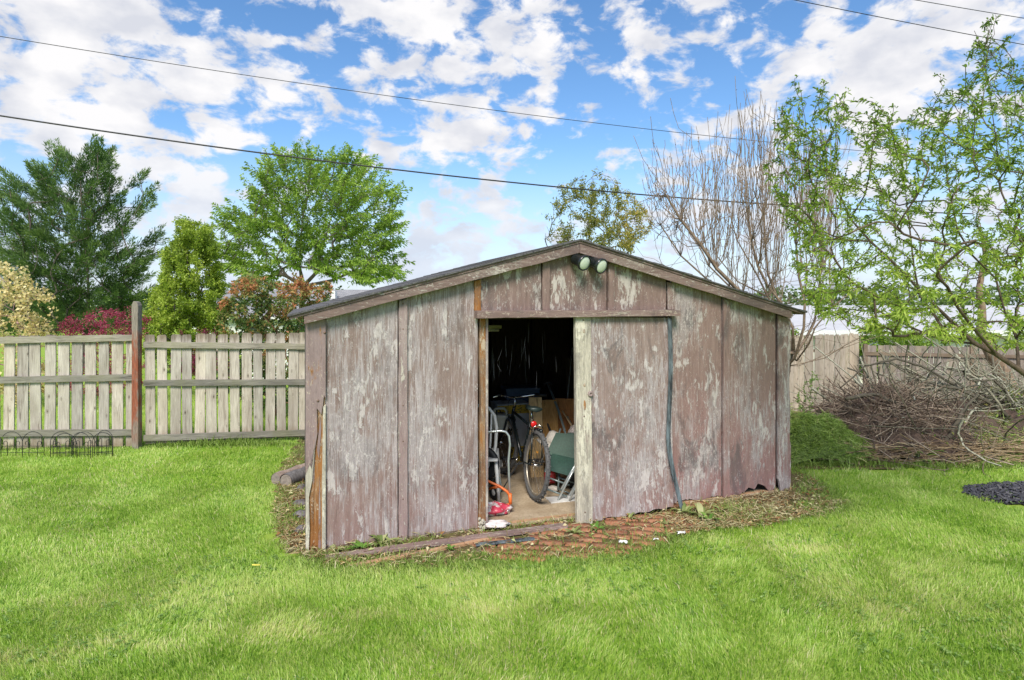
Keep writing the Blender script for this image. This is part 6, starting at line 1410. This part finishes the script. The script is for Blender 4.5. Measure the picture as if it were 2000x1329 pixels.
# ------------------------------------------------------------------ lawn blades
rgG = np.random.default_rng(101)
DRY = [(*G(px, py)[:2], ra, rb, wt) for px, py, ra, rb, wt in ((520,1240,.45,.12,1),(60,1285,.35,.10,1),(250,1262,.4,.08,.8),(960,1195,.2,.08,.7),(700,1205,.5,.08,.5),(1420,1052,.5,.12,.6),(1560,1075,.4,.1,.6),(1330,1060,.3,.08,.6),(150,1180,.4,.1,.4),(1750,1200,.4,.1,.35))]
def lawn(n, x0, x1, y0, y1, hmin, hmax, wd, inview=True):
    y = rgG.uniform(y0, y1, n); xl = -.88*y-.3; xr_ = .88*y+.3; x = rgG.uniform(0, 1, n)*(xr_-xl)+xl
    k = rgG.random(n) < (xr_-xl)/(2*.88*y1+.6); x, y = x[k], y[k]
    if x0 is not None: k = (x > x0) & (x < x1); x, y = x[k], y[k]
    jx = x+(vnoise(x, y, 5, 201)-.5)*.42+rgG.normal(0, .035, len(x)); jy = y+(vnoise(x, y, 6, 202)-.5)*.34+rgG.normal(0, .03, len(x))
    k = ~in_poly(jx, jy, soil_poly) & ~in_poly(jx, jy+.03, bed_poly) & ~mulch(jx, jy); x, y = x[k], y[k]; n = len(x)
    z = ground_z(x, y)-.004
    patch = vnoise(x, y, .9, 203); p2 = vnoise(x, y, 2.6, 204); p3 = vnoise(x, y, 7.5, 205)
    h = rgG.uniform(hmin, hmax, n)*(.66+.25*patch+.42*p3)*(1+.75*(rgG.random(n) < .07))
    la = 6.28*vnoise(x, y, 1.6, 206)+1.5*p3+rgG.normal(0, .8, n); ll = np.clip(rgG.normal(.55, .28, n), .05, 1.3)
    lean = np.stack([np.cos(la)*ll, np.sin(la)*ll, np.zeros(n)], -1)
    wa = rgG.uniform(0, math.pi, n); w = wd*rgG.uniform(.6, 1.3, n); s = np.stack([np.cos(wa), np.sin(wa)*.5, np.zeros(n)], -1)*w[:, None]/2
    base = np.stack([x, y, z], -1); up = np.array([0, 0, 1.])
    m = base+(up*.60+lean*.22)*h[:, None]; t_ = base+(up*(1-.18*ll[:, None])+lean*.75)*h[:, None]
    V = np.stack([base-s, base+s, m+s*.85, m-s*.85, t_], 1).reshape(-1, 3)
    straw = (rgG.random(n) < .035+.10*(vnoise(x, y, 1.2, 207) > .66))
    dead = np.zeros(n)
    for (qx, qy, ra, rb, wt) in DRY: dead = np.maximum(dead, wt*np.exp(-((x-qx)/ra)**2-((y-qy)/rb)**2))
    dead = dead*(.4+1.1*p3)
    straw = straw | (rgG.random(n) < dead*.35)
    stripe = .30*dead+.5*np.exp(-((y-4.25+.55*(x+2.2)*-.35)/.28)**2)*(x < -.9)*.16        # a worn yellowish band at the lower left
    p4 = vnoise(x, y, 14, 210); h = h*(.75+.5*p4)
    ti = np.clip(.25+.12*patch+.20*p2+.12*vnoise(x, y, .45, 209)+.18*p4+.16*(p3-.5)+stripe*1.0+rgG.normal(0, .18, n), 0, .82); ti[straw] = rgG.uniform(.84, 1.0, straw.sum())
    return V, np.repeat(ti, 5)
parts = [lawn(300000, None, 0, 3.0, 4.7, .024, .048, .0046), lawn(250000, None, 0, 4.7, 6.6, .024, .046, .0056), lawn(190000, None, 0, 6.6, 9.2, .026, .046, .0070), lawn(60000, -14, -1.5, 9.2, 17, .04, .07, .011)]
V = np.concatenate([p[0] for p in parts]); T = np.concatenate([p[1] for p in parts]); n = len(V)//5; b_ = (np.arange(n)*5)[:, None]
M_lawn = leaf_mat('lawn_blades', [(0, (.085, .185, .020)), (.28, (.175, .34, .036)), (.52, (.33, .52, .066)), (.80, (.55, .68, .19)), (.86, (.66, .61, .27)), (1, (.78, .73, .45))], .42, .45, .4)
tag(from_arrays('grass', V, [b_+np.array([[0, 1, 2, 3]]), b_+np.array([[3, 2, 4]])], M_lawn, None, T), 'bright green mown lawn grass', 'grass', kind='stuff')
def rim_s(rg2, n):
    E = soil_poly[5:26]; k = rg2.integers(0, len(E)-1, n); u = rg2.random(n)[:, None]; p = E[k]*(1-u)+E[k+1]*u; cl = vnoise(p[:, 0], p[:, 1], 3.0, 300)
    p = p+rg2.normal(0, 1, (n, 2))*(.035+.10*cl[:, None]); k2 = cl+rg2.random(n)*.5 > .45; p = p[k2]; cl = cl[k2]; n = len(p)
    return np.stack([p[:, 0], p[:, 1], ground_z(p[:, 0], p[:, 1])], -1), np.stack([rg2.normal(0, .5, n), rg2.normal(0, .5, n), np.ones(n)], -1), rg2.uniform(.03, .085, n)*(.7+.6*cl), np.clip(.42+rg2.normal(0, .2, n), 0, .95)
blades('rim_grass', 17000, rim_s, M_clipb, 'ragged grass creeping over the rim of the litter strip', 'grass', (.004, .0065), seed=12)
rg2 = np.random.default_rng(321); n = 1500; y_ = rg2.uniform(3.1, 6.4, n); x_ = rg2.uniform(-1, 1, n)*.86*y_; kk = (vnoise(x_, y_, 1.1, 322) > .58) & ~in_poly(x_, y_, soil_poly); x_, y_ = x_[kk], y_[kk]; n = len(x_); c3 = rg2.integers(0, n, n*7)
pos = np.stack([x_[c3], y_[c3], ground_z(x_[c3], y_[c3])+.030], -1)+rg2.normal(0, .012, (n*7, 3))*np.array([1, 1, .5])
tag(leaves('clover', pos, rg2.normal(0, 1, (len(pos), 3))*np.array([1, 1, .25]), rg2.uniform(.014, .026, len(pos)), rg2.uniform(.012, .02, len(pos)), rg2.random(len(pos)), leaf_mat('clover_leaves', [(0, (.15, .29, .05)), (1, (.36, .50, .15))], .45), None, .2, .1, rg2, nrm=np.tile([0, 0, 1.], (len(pos), 1))), 'small clover patches scattered in the near lawn', 'clover', kind='stuff')
# one yellow dandelion leaf-size fleck lying on the lawn
q_ = G(500, 1118); o = MB().prism([(-.028, 0), (0, -.006), (.028, 0), (0, .007)], -.004, .004).build('fallen_leaf', simple('yellow_leaf', (.75, .62, .10), .6)); o.location = (q_.x, q_.y, .055); o.rotation_euler = (1.3, .1, .2); tag(o, 'single yellow leaf lying on the open lawn left of the shed corner', 'leaf')
